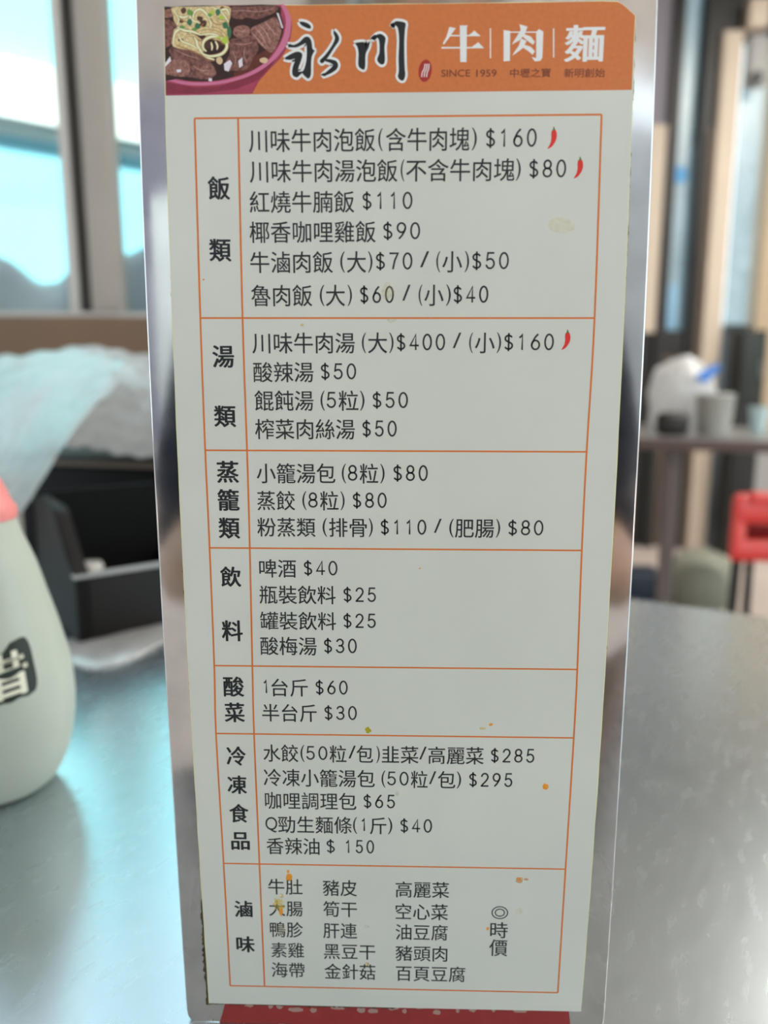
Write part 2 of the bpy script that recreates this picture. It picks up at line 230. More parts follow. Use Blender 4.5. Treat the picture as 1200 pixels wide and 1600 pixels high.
SERIF_STROKES = [[[15.68,294.23],[17.67,294.21],[17.45,293.87],[17.53,285.73],[15.94,285.75],[15.69,293.72]],[[13.05,293.92],[14.67,293.62],[13.27,291.74],[11.79,289.89],[11.41,290.04],[12.33,291.69]],[[12.89,292.06],[18.09,292.0],[19.35,292.99],[21.0,291.7],[12.9,291.75]],[[11.12,289.31],[18.79,289.23],[20.39,290.29],[21.93,288.89],[11.12,288.93]],[[23.25,293.46],[23.55,293.46],[23.72,286.54],[23.42,286.55]],[[39.1,293.29],[39.4,293.28],[39.67,286.56],[39.37,286.56]],[[26.71,293.05],[28.37,292.82],[28.5,285.9],[26.92,285.78]],[[27.55,292.69],[35.8,292.6],[35.81,292.33],[27.56,292.42]],[[34.9,292.54],[35.55,293.16],[36.7,292.59],[36.7,286.59],[36.23,285.83],[34.84,285.7],[33.94,286.72],[35.12,286.5]],[[30.69,294.31],[32.69,293.8],[32.14,292.16],[30.8,290.63],[28.84,289.65],[29.13,290.13],[30.28,291.84],[30.99,293.03]],[[31.69,292.17],[33.59,291.46],[34.68,290.24],[34.22,289.56],[32.87,290.43],[31.53,291.48]],[[31.16,291.07],[32.57,290.5],[31.8,288.89],[30.32,287.87],[29.07,287.12],[29.57,287.94],[30.65,289.42]],[[32.15,289.58],[33.67,289.11],[34.76,288.06],[34.19,287.24],[32.95,288.19],[31.8,288.89]]]
BANNER_TEXT = [["麵",42.14,285.49,52.17,294.02],["SINCE",11.13,282.3,18.51,284.0],["1959",20.04,282.22,25.2,283.94],["中壢之寶",28.62,281.96,38.93,284.11],["新明創始",42.29,281.83,52.6,283.97]]
PICTURE = [["bowl",[[-59.35,299.27],[-44.0,299.55],[-28.73,299.45],[-27.63,297.88],[-26.93,295.98],[-26.82,294.22],[-27.32,291.64],[-28.43,289.05],[-29.98,287.01],[-32.45,284.83],[-35.56,281.81],[-37.48,278.76],[-47.83,278.62],[-59.75,278.53],[-59.87,283.43],[-59.62,292.8]]],["bowl_dark",[[-59.53,281.75],[-52.33,280.43],[-45.93,280.65],[-38.57,282.67],[-33.65,285.39],[-30.87,287.57],[-32.45,285.1],[-36.17,281.81],[-41.7,279.91],[-50.87,278.88],[-59.42,278.95]]],["rim",[[-59.82,283.15],[-56.82,282.28],[-52.28,281.63],[-45.88,281.85],[-39.76,283.23],[-35.47,285.13],[-32.08,287.58],[-29.58,291.12],[-28.46,294.37],[-28.55,297.08],[-29.53,299.46],[-28.73,299.45],[-27.63,297.88],[-27.02,295.98],[-27.45,292.46],[-28.72,289.74],[-31.5,286.75],[-35.5,284.08],[-39.79,282.4],[-45.91,281.12],[-52.31,280.85],[-56.85,281.5],[-59.79,282.53]]],["soup",[[-59.35,299.21],[-44.0,299.41],[-30.87,299.42],[-29.59,297.09],[-28.97,294.1],[-29.88,291.12],[-32.37,287.86],[-35.76,285.41],[-40.05,283.51],[-45.87,282.07],[-52.27,281.85],[-56.81,282.51],[-59.87,283.43]]],["broth",[[-41.53,284.64],[-36.6,287.62],[-33.55,288.97],[-32.06,288.4],[-33.61,286.49],[-36.69,284.59],[-41.59,282.97]]],["meat",[[-42.37,299.07],[-38.03,299.21],[-30.88,299.26],[-30.67,298.05],[-33.33,296.86],[-35.74,296.21],[-38.12,296.65],[-39.93,296.26],[-42.45,296.97]]],["meat_light",[[-36.99,294.33],[-33.96,295.52],[-31.24,296.7],[-30.37,295.75],[-29.52,293.57],[-30.5,290.58],[-32.06,288.4],[-34.13,289.52],[-36.18,291.46],[-37.33,293.11]]],["meat",[[-42.79,291.53],[-40.07,292.05],[-37.35,292.56],[-35.9,290.91],[-35.49,289.26],[-36.92,287.08],[-38.5,284.61],[-40.33,284.35],[-43.96,284.38],[-44.53,285.5],[-42.9,288.51],[-43.13,290.44]]],["meat_light",[[-41.49,294.38],[-39.37,294.9],[-37.6,294.2],[-37.95,292.57],[-40.37,291.91],[-41.84,292.88]]],["meat",[[-58.6,289.22],[-56.72,290.44],[-53.44,289.45],[-50.47,288.32],[-48.12,286.64],[-46.97,284.97],[-46.73,283.3],[-49.51,282.21],[-52.83,282.8],[-56.78,283.12],[-59.17,283.97],[-59.84,285.65],[-58.06,287.84]]],["meat_light",[[-59.51,286.2],[-56.88,287.14],[-54.17,286.7],[-53.37,284.47],[-54.65,283.1],[-57.38,283.12],[-59.47,283.98]]],["meat_light",[[-50.61,285.0],[-48.44,286.09],[-47.12,284.97],[-46.89,283.3],[-49.47,283.33],[-50.96,283.9]]],["meat",[[-59.48,296.61],[-57.65,296.05],[-56.2,294.95],[-57.36,292.78],[-57.76,290.86],[-59.61,290.06]]],["soup",[[-59.47,296.89],[-59.05,299.21],[-57.49,299.14],[-57.37,296.86],[-58.53,296.47]]],["meat_light",[[-59.19,298.24],[-57.5,298.9],[-57.29,297.13],[-58.81,296.88]]],["gloss",[[-44.51,285.91],[-42.96,286.86],[-42.39,286.03],[-43.37,284.1],[-44.42,284.39]]],["gloss",[[-40.8,286.56],[-39.77,287.38],[-39.69,285.45],[-40.61,284.9]]],["gloss",[[-59.66,286.2],[-58.36,287.84],[-58.12,286.74],[-58.94,285.36]]],["gloss",[[-56.85,284.65],[-55.63,284.77],[-55.66,284.08],[-56.73,284.01]]],["gloss",[[-30.68,297.64],[-30.17,297.58],[-29.06,294.11],[-29.45,294.11]]],["onion",[[-46.43,287.17],[-45.36,287.57],[-44.79,286.6],[-45.42,285.78],[-46.32,286.2]]],["onion",[[-35.26,286.92],[-34.04,287.32],[-33.15,286.76],[-33.78,285.94],[-35.07,286.23]]],["gloss",[[-48.58,282.62],[-47.68,282.48],[-47.86,281.78],[-48.67,281.93]]],["noodle",[[-57.25,299.19],[-52.98,299.3],[-47.59,299.32],[-42.81,299.27],[-42.44,297.24],[-42.96,295.07],[-43.08,291.8],[-44.32,291.0],[-47.3,291.85],[-50.26,292.97],[-54.73,294.11],[-56.76,295.77],[-57.11,297.67]]],["noodle",[[-57.36,292.78],[-56.52,294.41],[-53.83,294.1],[-51.77,292.99],[-50.31,291.88],[-49.45,290.78],[-49.52,289.13],[-50.48,288.04],[-53.45,289.17],[-57.49,290.17]]]]
RIBBONS = [["noodle_light",0.77,[[-57.32,290.59],[-56.89,293.05],[-55.33,294.12],[-52.66,293.27],[-51.52,291.89],[-51.0,289.97],[-49.28,287.75],[-46.89,286.9]]],["noodle_light",0.77,[[-50.45,288.59],[-48.07,287.74],[-45.03,288.26],[-43.61,289.89],[-44.3,291.54],[-46.67,292.39],[-49.12,291.6],[-49.79,289.96],[-48.93,288.85]]],["noodle",0.65,[[-52.37,293.0],[-50.22,294.06],[-47.8,294.31],[-45.42,293.74],[-43.68,292.08],[-43.12,290.71]]],["noodle_light",0.65,[[-51.94,295.99],[-51.7,297.88],[-50.02,298.67],[-48.28,297.3],[-47.45,295.39],[-47.8,294.31]]],["noodle_light",0.59,[[-56.21,294.67],[-54.44,293.84],[-52.35,293.54],[-50.28,292.7]]],["noodle",0.53,[[-54.83,291.93],[-53.29,292.73],[-51.49,292.44],[-50.64,291.34]]],["noodle_light",0.59,[[-56.9,298.89],[-56.08,297.39],[-54.3,296.83],[-53.07,297.36]]],["noodle_light",0.65,[[-47.0,299.18],[-45.24,298.35],[-43.43,298.6],[-42.74,297.24]]],["noodle",0.65,[[-46.49,297.01],[-45.33,295.91],[-43.54,295.62],[-42.99,294.26]]],["noodle_light",0.48,[[-47.63,291.03],[-47.38,289.93],[-47.56,289.11]]],["noodle_light",0.48,[[-46.57,291.29],[-46.01,290.19],[-46.2,289.23]]],["noodle_light",0.48,[[-55.99,293.04],[-55.16,291.39],[-53.09,290.54],[-50.72,289.42]]],["noodle_light",0.48,[[-52.09,299.24],[-53.05,297.9],[-52.22,296.26],[-50.16,295.42]]],["noodle_light",0.45,[[-50.28,292.7],[-48.16,292.95],[-46.06,292.66],[-44.61,291.27]]],["noodle_light",0.45,[[-56.65,297.94],[-55.67,296.57],[-56.2,294.95]]],["noodle_light",0.45,[[-45.8,299.17],[-44.08,297.25],[-42.94,295.62]]],["shade",0.3,[[-56.72,290.44],[-53.45,289.31],[-50.48,288.09],[-48.41,286.86],[-46.9,286.62]]],["shade",0.24,[[-51.52,291.89],[-50.33,291.33],[-49.71,291.88]]],["shade",0.24,[[-49.26,295.41],[-50.49,294.61],[-51.68,294.9]]],["shade",0.21,[[-47.31,291.58],[-45.51,291.28],[-44.34,290.31]]],["shade",0.21,[[-55.79,297.12],[-54.93,296.16],[-53.15,295.73]]],["shade",0.21,[[-48.0,296.76],[-46.55,295.38],[-44.17,294.95]]]]
BLOBS = [["hole",-48.41,290.49,1.13,1.01],["hole",-49.56,295.42,1.07,0.89],["hole",-50.26,296.51,0.83,0.65],["broth",-55.45,291.66,0.71,0.42],["hole",-54.37,298.45,0.71,0.71],["broth",-55.09,296.02,0.77,0.48],["hole",-45.23,290.73,0.71,0.59],["scallion",-52.75,297.89,0.89,0.77],["scallion_dark",-52.85,295.73,0.71,0.83],["scallion",-54.86,294.61,0.77,0.42],["scallion_dark",-50.94,294.75,0.83,0.71],["scallion_dark",-45.55,297.95,0.65,0.83],["scallion",-51.72,294.08,0.71,0.36],["scallion_dark",-43.81,294.95,0.83,0.83],["scallion_dark",-42.87,293.44,0.59,1.43],["scallion",-47.68,297.3,0.59,0.42],["scallion_light",-44.0,291.4,1.01,0.89],["scallion_light",-45.48,292.1,0.65,0.36],["scallion_light",-47.05,297.96,0.71,0.53],["scallion_light",-44.7,296.72,0.83,0.42],["broth",-44.32,298.88,0.65,0.36]]
FIBRES = [["fibre",0.12,[[-36.1,294.18],[-34.65,292.53],[-33.51,290.34]]],["fibre",0.12,[[-35.18,294.85],[-33.43,293.07],[-32.58,291.15]]],["fibre",0.12,[[-33.66,295.51],[-32.21,293.87],[-31.05,292.5]]],["fibre",0.12,[[-36.74,292.83],[-35.29,291.18],[-33.54,289.24]]],["fibre",0.09,[[-42.26,298.05],[-39.26,298.28],[-35.09,297.96],[-31.49,298.6]]],["fibre",0.09,[[-41.92,290.7],[-39.52,290.4],[-36.8,290.92]]],["fibre",0.09,[[-42.28,289.06],[-41.44,287.12],[-41.81,285.19]]],["fibre",0.09,[[-38.94,289.85],[-39.3,287.93],[-38.46,285.99]]],["fibre",0.09,[[-56.78,289.21],[-54.11,288.08],[-51.12,287.22]]],["fibre",0.09,[[-52.4,285.57],[-50.63,284.45],[-48.81,284.43]]],["fibre",0.09,[[-40.9,293.96],[-39.72,293.41],[-38.5,293.94]]]]
SEAL = [7.03,283.8,1.68,2.64]
CHILIS = [[39.94,267.41],[47.0,260.15],[45.63,216.56]]
STAINS = [["green_stain",-8.24,103.16,0.86,0.98],["yellow_stain",25.78,104.22,1.14,0.39],["orange_stain",28.21,105.48,0.66,0.49],["orange_stain",44.98,85.73,0.87,0.99],["faint_stain",43.29,246.12,3.42,2.47],["orange_stain",-52.07,232.65,0.26,0.27],["orange_stain",-32.89,53.81,1.17,1.21],["yellow_stain",-35.44,47.3,0.79,0.81],["yellow_stain",-36.32,44.37,1.77,2.43],["orange_stain",-35.77,41.91,0.59,1.83],["faint_stain",-35.72,35.57,1.19,1.83],["faint_stain",-8.89,37.07,0.79,0.81],["yellow_stain",-8.94,23.57,0.8,0.72],["brown_stain",38.32,54.33,1.27,1.11],["brown_stain",40.27,54.59,0.78,0.4],["orange_stain",28.92,37.22,0.49,0.61],["faint_stain",-2.44,229.52,1.56,2.15],["faint_stain",-1.39,222.01,1.22,0.72],["orange_stain",6.78,153.0,0.28,0.28],["yellow_stain",-25.68,220.7,0.44,0.36],["faint_stain",38.47,43.48,1.18,1.22],["orange_stain",-33.24,55.79,0.39,0.6],["faint_stain",0.41,82.71,0.58,0.99]]
RED_LABEL = [[-54.57,8.64],[-56.26,2.4],[-57.21,-0.5],[56.53,0.62],[55.33,9.56]]
DISC_MARK = [32.54,42.91,2.6]

# ------------------------------------------------------------------ the setting
def struct(o): o['kind'] = 'structure'; return o
FZ = -.75; CZ = 2.3
struct(box('floor', -3.2, 4.2, -5.6, 4.3, FZ-.08, FZ, M['floor']))
struct(box('ground_street', -14, 14, -16, 14, FZ-.2, FZ-.09, M['asphalt']))
struct(box('ceiling', -3.2, 4.2, -5.6, 1.12, CZ, CZ+.1, M['ceiling']))
struct(box('ceiling', .0, 4.2, 1.12, 4.2, CZ, CZ+.1, M['ceiling']))
for lx, ly in ((2.3, 2.2), (2.3, .4)):          # added battens, out of view, that brighten the back of the room
    cf = empty('fill_batten', (lx, ly, CZ), R(-21), 'added fluorescent batten out of view, fill light above the far table' if ly > 2 else 'added fluorescent batten out of view, fill light right of our table', 'lamp')
    box('housing', -.60, .60, -.05, .05, -.05, -.0005, M['white_paint'], cf, .004)
    tube('fill_tube', [(-.58, 0, -.07), (.58, 0, -.07)], .014, M['lamp'], cf)
    ld = bpy.data.lights.new('fill_tube_light', 'AREA'); ld.shape = 'RECTANGLE'; ld.size = 1.16; ld.size_y = .05; ld.energy = 62 if ly > 2 else 35; ld.color = (1, .95, .86)
    lo = bpy.data.objects.new('fill_tube_light', ld); col.objects.link(lo); lo.parent = cf; lo.location = (0, 0, -.09)
# partition with the sliding window, turned a few degrees
WR = R(7)
wl = struct(empty('wall_left', (-.63, 1.0, 0), WR))
box('wall_panel', -2.4, .66, 0, .12, FZ, .225, M['wall'], wl)
box('wall_panel', -2.4, .66, 0, .12, 1.72, CZ, M['wall'], wl)
box('wall_panel', .60, .66, 0, .12, .225, 1.72, M['wall'], wl)
box('wall_panel', -2.4, -1.75, 0, .12, .225, 1.72, M['wall'], wl)
w1 = struct(empty('window_1', (-.63, 1.0, 0), WR))
box('bottom_rail', -1.75, .60, -.02, .10, .225, .292, M['wood_dark'], w1, .004)
box('sill_track', -1.75, .60, .0, .08, .292, .300, M['alu_pale'], w1)
box('top_rail', -1.75, .60, -.01, .10, 1.66, 1.72, M['wood_dark'], w1, .004)
box('side_jamb', .56, .60, -.01, .10, .30, 1.66, M['alu'], w1, .003)
box('side_jamb', -1.75, -1.70, -.01, .10, .30, 1.66, M['alu'], w1, .003)
box('stile', .108, .122, .0, .03, .30, 1.66, M['alu_pale'], w1, .002)
box('stile_groove', .122, .142, .012, .05, .30, 1.66, M['alu_dark'], w1)
box('stile', .142, .186, -.004, .05, .30, 1.66, M['alu'], w1, .004)
box('stile', -.95, -.90, .0, .05, .30, 1.66, M['alu'], w1, .004)
box('glass_pane', -1.70, -.95, .030, .034, .30, 1.66, M['glass'], w1)
box('glass_pane', -.90, .112, .030, .034, .30, 1.66, M['glass'], w1)
box('glass_pane', .180, .56, .050, .054, .30, 1.66, M['glass'], w1)
# return wall from the partition to the back
struct(box('wall_return', -.02, .10, 1.12, 4.0, FZ, CZ, M['wall']))
# back wall
def X4(px): return 1.226+(px-1020)*.003315
def Z4(py): return 2.006-py*.003005 if py < 560 else .325-(py-545)*.00338
wb = struct(empty('wall_back', (0, 4.0, 0)))
def piece(name, px0, px1, z0, z1, m, y0=0.0, y1=.10, bev=0): return box(name, X4(px0), X4(px1), y0, y1, z0, z1, m, wb, bev)
box('wall_panel', .1, X4(1000), 0, .1, FZ, CZ, M['wall'], wb)
piece('lower_panel', 1000, 1022, FZ, .30, M['greybox'])
piece('upper_panel', 1000, 1050, 1.43, CZ, M['stone'], .0)
piece('cream_strip', 1000, 1048, .41, 1.43, M['cream'], -.02)
piece('dark_panel', 1000, 1050, .30, .41, M['dark_frame'])
piece('door_frame', 1048, 1064, FZ, CZ, M['dark_frame'], -.03)
piece('kick_panel', 1022, 1048, FZ, .30, M['dark_frame'])
piece('door_frame', 1064, 1096, .30, .42, M['dark_frame'], -.02)
piece('pale_strip', 1076, 1093, -.70, -.10, M['greybox'], -.02)
piece('kick_panel', 1064, 1094, FZ, .30, M['brown_frame'])
piece('door_frame', 1096, 1122, FZ, CZ, M['dark_frame'], -.04)
piece('door_frame', 1094, 1136, 1.34, CZ, M['dark_frame'], .03)
piece('brown_trim', 1108, 1114, FZ, 1.4, M['brown_frame'], -.06)
piece('cream_pillar', 1116, 1146, FZ, 1.84, M['cream'], -.08, .1, .01)
piece('header_board', 1122, 1400, 1.84, CZ, M['dark_frame'], -.02)
piece('tan_strip', 1204, 1300, -.1, 1.84, M['tan'], -.02)
piece('dark_panel', 1160, 1198, FZ, .43, M['black'], 0)
piece('pale_board', 1198, 1300, FZ, -.1, M['greybox'], 0)
box('wall_panel', X4(1300), 4.1, 0, .1, FZ, CZ, M['wall'], wb)
w2 = struct(empty('window_2', (0, 4.0, 0)))
box('glass_pane', X4(1064), X4(1096), .04, .05, .42, CZ, M['frost'], w2)
w3 = struct(empty('window_3', (0, 4.0, 0)))
box('glass_pane', X4(1162), X4(1198), .04, .05, .43, 1.84, M['frost'], w3)
box('window_rail', X4(1162), X4(1198), .0, .06, .43, .45, M['dark_green'], w3)
struct(box('wall_right', 4.1, 4.2, 1.2, 4.1, FZ, CZ, M['wall']))
# unseen street buildings, added only for their reflection in the polished steel
sb = struct(empty('reflection_facades', (0, -9, 0)))
box('facade', -9, -.9, -.4, 0, FZ, 6.0, M['stone'], sb)
box('facade', -.9, 5.4, -.4, 0, FZ, 3.1, M['greybox'], sb)
box('shutter', 1.2, 2.6, 0, .06, FZ, 1.0, M['greybox'], sb)
box('shutter', -4.4, -2.2, 0, .06, FZ, 2.3, M['white_paint'], sb)

# neighbouring building outside the window
nb = empty('neighbour_building', (-1.35, 2.5, 0), R(41), 'blue and cyan building outside the left window with a white band', 'building')
box('lower_wall', -2.5, 1.55, .0, .15, FZ, .986, M['blue_wall'], nb)
box('ledge', -2.5, 1.55, -.03, .15, .986, 1.03, M['ledge'], nb)
box('white_band', -2.5, 1.55, -.06, .15, 1.03, 1.21, M['white_paint'], nb)
box('upper_wall', -2.5, 1.55, .02, .15, 1.21, 2.0, M['cyan_wall'], nb)
for xx in (-.9, .3): box('wall_seam', xx, xx+.015, -.006, .0, FZ, .986, M['ledge'], nb)
# covered heap behind the glass
def heap():
    bm = bmesh.new(); n = 60; m_ = 14; V = []
    prof = [(-1.3,.46),(-.6,.48),(-.28,.465),(-.19,.438),(-.125,.388),(-.09,.388),(-.03,.43),(.05,.448),(.14,.49),(.3,.5),(.5,.47)]
    def h(x):
        for (a, p), (b, q) in zip(prof, prof[1:]):
            if a <= x <= b:
                t = (x-a)/(b-a); t = t*t*(3-2*t); return p+(q-p)*t
        return .4
    for i in range(n+1):
        x = -1.3+1.78*i/n; row = []
        for j in range(m_+1):
            t = j/m_; a = math.pi*t
            zt = h(x)+.003*math.sin(i*.9+j); row.append(bm.verts.new((x+.01*math.sin(j*1.7+i*.3), .16*-math.cos(a)*(1+.12*math.sin(i*.5)), FZ+(zt-FZ)*max(0,math.sin(a))**.35)))
        V.append(row)
    for i in range(n):
        for j in range(m_): bm.faces.new((V[i][j], V[i+1][j], V[i+1][j+1], V[i][j+1]))
    bm.faces.new([r[0] for r in V][::-1]+[]) if False else None
    return bm
o = fin('tarpaulin_heap', heap(), M['tarp'], None, True); o.location = (-.62, 1.42, 0); o.rotation_euler = (0,0,R(7))
tag(o, 'grey tarpaulin covered heap just outside the left window', 'tarpaulin')

# ------------------------------------------------------------------ the table we sit at (a steel top turned to the stand)
TA = R(-27)
tb = empty('dining_table', (.454*.165, .891*.165, 0), TA, 'large brushed stainless steel table carrying the menu stand', 'table')
def rounded_slab(name, hx, hy, r, z0, z1, m, parent, cx=0, cy=0, seg=8, bev=.004):
    bm = bmesh.new(); vs = []
    for sx, sy, a0 in ((1,1,0),(-1,1,90),(-1,-1,180),(1,-1,270)):
        for k in range(seg+1):
            a = R(a0+90*k/seg); vs.append(bm.verts.new((cx+sx*(hx-r)+r*math.cos(a), cy+sy*(hy-r)+r*math.sin(a), z0)))
    f = bm.faces.new(vs); g = bmesh.ops.extrude_face_region(bm, geom=[f])
    for v in g['geom']:
        if isinstance(v, bmesh.types.BMVert): v.co.z = z1
    if bev:
        es = [e for e in bm.edges if abs(e.verts[0].co.z-z1) < 1e-6 and abs(e.verts[1].co.z-z1) < 1e-6]
        bmesh.ops.bevel(bm, geom=es, offset=bev, segments=3, affect='EDGES')
    return fin(name, bm, m, parent, True)
rounded_slab('tabletop', .75, .365, .03, -.028, 0, M['table'], tb)
for sx in (-1, 1):
    for sy in (-1, 1): box('leg', sx*.66-.02, sx*.66+.02, sy*.32-.02, sy*.32+.02, FZ, -.028, M['steel_dark'], tb, .003)
for sy in (-1, 1): box('apron', -.64, .64, sy*.32-.008, sy*.32+.008, -.08, -.028, M['steel_dark'], tb)

# ------------------------------------------------------------------ menu stand
st = empty('menu_stand', (0, 0, 0), 0, 'upright polished steel menu stand holding a white Chinese menu card', 'menu')
MM = .001
def plate():
    bm = bmesh.new(); rows = [(330.0, -66.3, 64.4)] + [tuple(r) for r in PLATE_ROWS[:-1]] + [(5.0, -67.75, 67.15), (2.2, -67.5, 66.9), (1.0, -66.9, 66.3), (.2, -65.6, 65.0)]
    V = []
    for z, a, b in rows:
        rc = .6; pts = [(a+.3, 26.0), (a, 14.0)]
        for k in range(6):
            t = math.pi/2*k/5; pts.append((a+rc-rc*math.cos(t), 1.25+rc-rc*math.sin(t)))
        for k in range(1, 6): pts.append((a+rc+(b-a-2*rc)*k/6, 1.25))
        for k in range(6):
            t = math.pi/2*k/5; pts.append((b-rc+rc*math.sin(t), 1.25+rc-rc*math.cos(t)))
        pts += [(b, 14.0), (b-.3, 26.0)]
        V.append([bm.verts.new((x*MM, y*MM, z*MM)) for x, y in pts])
    for p, q in zip(V, V[1:]):
        for k in range(len(p)-1): bm.faces.new((p[k], p[k+1], q[k+1], q[k]))
    return bm
fin('steel_plate', plate(), M['plate'], st, True)
box('back_foot', -.060, .060, .012, .060, .0003, .003, M['plate'], st, .001)
def flat(name, pts, y, m, parent, thick=0):
    bm = bmesh.new(); vs = [bm.verts.new((x*MM, y*MM, z*MM)) for x, z in pts]; f = bm.faces.new(vs)
    if thick:
        g = bmesh.ops.extrude_face_region(bm, geom=[f])
        for v in g['geom']:
            if isinstance(v, bmesh.types.BMVert): v.co.y += thick*MM
    return fin(name, bm, m, parent)
def offset_poly(pts, d, jag=None):
    n = len(pts); area = sum(pts[i][0]*pts[(i+1)%n][1]-pts[(i+1)%n][0]*pts[i][1] for i in range(n)); s = 1 if area > 0 else -1
    out = []
    for i in range(n):
        a = Vector(pts[i-1]); b = Vector(pts[i]); c = Vector(pts[(i+1)%n])
        n1 = Vector(((b-a).y, -(b-a).x)); n2 = Vector(((c-b).y, -(c-b).x))
        n1.normalize(); n2.normalize(); m_ = n1+n2
        m_ = m_.normalized()/max(.5, m_.normalized().dot(n1)) if m_.length > .1 else n1
        k = d(pts[i]) if callable(d) else d
        out.append((b.x+s*m_.x*k, b.y+s*m_.y*k))
    return out
def resample(pts, step):
    out = []
    for i in range(len(pts)):
        a = Vector(pts[i]); b = Vector(pts[(i+1)%len(pts)]); n = max(1, int((b-a).length/step))
        for k in range(n): p = a+(b-a)*k/n; out.append((p.x, p.y))
    return out
card = flat('menu_card', offset_poly(CARD_OUTLINE, -.1), 0, M['card'], st, 1.1)
card['label'] = 'white laminated card with orange banner and black Chinese menu text'
flat('laminate_edge', offset_poly(resample(CARD_OUTLINE, 6), lambda p: .12+.12*random.random()), .35, M['lam'], st, .5)
def rag(p):
    x, z = p; k = .16+.20*random.random()**2
    if random.random() < .05: k += .4*random.random()
    if random.random() < .3: k = .02
    if x < 0 and z < 45: k += .5+.9*random.random()*(1-abs(z-22)/30)
    if x > 0 and z > 225: k += .18*random.random()
    if z < 6 or (z > 295 and x < 50): k = min(k, .25)
    return k
glue = flat('glue_residue', offset_poly(resample(CARD_OUTLINE, .8), rag), .75, M['grime'], st, .5)
glue['label'] = 'ragged brown glue line around the card'
# red print below the card
lab = flat('old_red_label', RED_LABEL, 1.12, M['red_label'], st, .12)
lab['label'] = 'dark red label with pale print peeping out under the card'
bm = bmesh.new(); rng = random.Random(5); x = -49.0
while x < 50:
    wd = rng.uniform(1.2, 5.0); z0 = rng.uniform(4.5, 7.2)
    if x+wd > 50: break
    n = 10; cz = z0+.4; vs = []
    for k in range(n):
        a = 2*math.pi*k/n; vs.append(bm.verts.new(((x+wd/2+wd/2*math.cos(a)*rng.uniform(.8,1.1))*MM, 1.10*MM, (cz+1.0*math.sin(a)*rng.uniform(.6,1.2))*MM)))
    bm.faces.new(vs); x += wd+rng.uniform(.6, 5.5)
fin('label_print', bm, M['red_mark'], lab)

# ---- print on the card
flat('banner', BANNER, -.02, M['banner'], card)['label'] = 'orange banner across the top'
def strip_bm(bm, pts, wd, y, taper=False):
    P = [Vector(p) for p in pts]; Lr = []
    for i, p in enumerate(P):
        t = (P[min(i+1, len(P)-1)]-P[max(i-1, 0)]).normalized(); n = Vector((-t.y, t.x)); k = wd/2
        if taper: k *= min(1, .45+2.2*min(i, len(P)-1-i)/len(P))
        Lr.append((bm.verts.new(((p.x+n.x*k)*MM, y*MM, (p.y+n.y*k)*MM)), bm.verts.new(((p.x-n.x*k)*MM, y*MM, (p.y-n.y*k)*MM))))
    fs = []
    for a, b in zip(Lr, Lr[1:]): fs.append(bm.faces.new((a[0], b[0], b[1], a[1])))
    return fs
bm = bmesh.new()
for v in RULES_V: strip_bm(bm, catmull([Vector(p) for p in v], 6), .50, -.020)
for h in RULES_H: strip_bm(bm, [Vector(h[0]), Vector(h[1])], .46, -.022)
fin('orange_rules', bm, M['rule'], card)
def glyphs(text, offset=0):
    c = bpy.data.curves.new('lettering', 'FONT'); c.body = text; c.offset = offset; c.resolution_u = 4; c.fill_mode = 'BOTH'
    o = bpy.data.objects.new('lettering', c); col.objects.link(o)
    bpy.context.view_layer.update()
    me = bpy.data.meshes.new_from_object(o.evaluated_get(bpy.context.evaluated_depsgraph_get()))
    vs = [(v.co.x, v.co.y) for v in me.vertices]; fs = [tuple(p.vertices) for p in me.polygons]
    bpy.data.objects.remove(o); bpy.data.curves.remove(c); bpy.data.meshes.remove(me)
    return vs, fs
def bold(g, dx, dz):
    out = []
    for k, (a_, c_) in enumerate(((0,0),(1,0),(-1,0),(0,1),(0,-1),(.7,.7),(-.7,.7),(.7,-.7),(-.7,-.7))):
        out.append(([(x+a_*dx, z+c_*dz) for x, z in g[0]], g[1], k))
    return out
def place_bold(acc, g, x0, x1, z0, z1, y, dx, dz):
    lo = min(v[1] for v in g[0])-dz; hi = max(v[1] for v in g[0])+dz; a = min(v[0] for v in g[0])-dx; c = max(v[0] for v in g[0])+dx
    for vs, fs, k in bold(g, dx, dz):
        n = len(acc[0])
        for vx, vy in vs: acc[0].append(((x0+(vx-a)/(c-a)*(x1-x0))*MM, (y-.0015*k)*MM, (z0+(vy-lo)/(hi-lo)*(z1-z0))*MM))
        for f in fs: acc[1].append(tuple(i+n for i in f))
def place_thick(acc, g, x0, x1, zmap, y, d):
    a = min(v[0] for v in g[0])-d; c = max(v[0] for v in g[0])+d
    for k, (dx, dz) in enumerate(((-1,-.6),(1,-.6),(1,.6),(-1,.6))):
        n = len(acc[0])
        for vx, vy in g[0]: acc[0].append(((x0+(vx+dx*d-a)/(c-a)*(x1-x0))*MM, (y-.0012*k)*MM, zmap(vy+dz*d)*MM))
        for f in g[1]: acc[1].append(tuple(i+n for i in f))
def place(acc, g, x0, x1, zmap, y, shear=0):
    vs, fs = g; a = min(v[0] for v in vs); b = max(v[0] for v in vs); s = (x1-x0)/(b-a); k = len(acc[0])
    for vx, vy in vs: acc[0].append(((x0+(vx-a)*s+shear*(vy-.35))*MM, y*MM, zmap(vy)*MM))
    for f in fs: acc[1].append(tuple(i+k for i in f))
def emit(name, acc, m, parent):
    me = bpy.data.meshes.new(name); me.from_pydata(acc[0], [], acc[1]); me.update(); return link(name, me, m, parent)
cache = {}
def G(t, off):
    if (t, off) not in cache: cache[(t, off)] = glyphs(t, off)
    return cache[(t, off)]
def ell(cx, cy, rx, ry, a0, a1, n=14): return [(cx+rx*math.cos(R(a0+(a1-a0)*k/n)), cy+ry*math.sin(R(a0+(a1-a0)*k/n))) for k in range(n+1)]
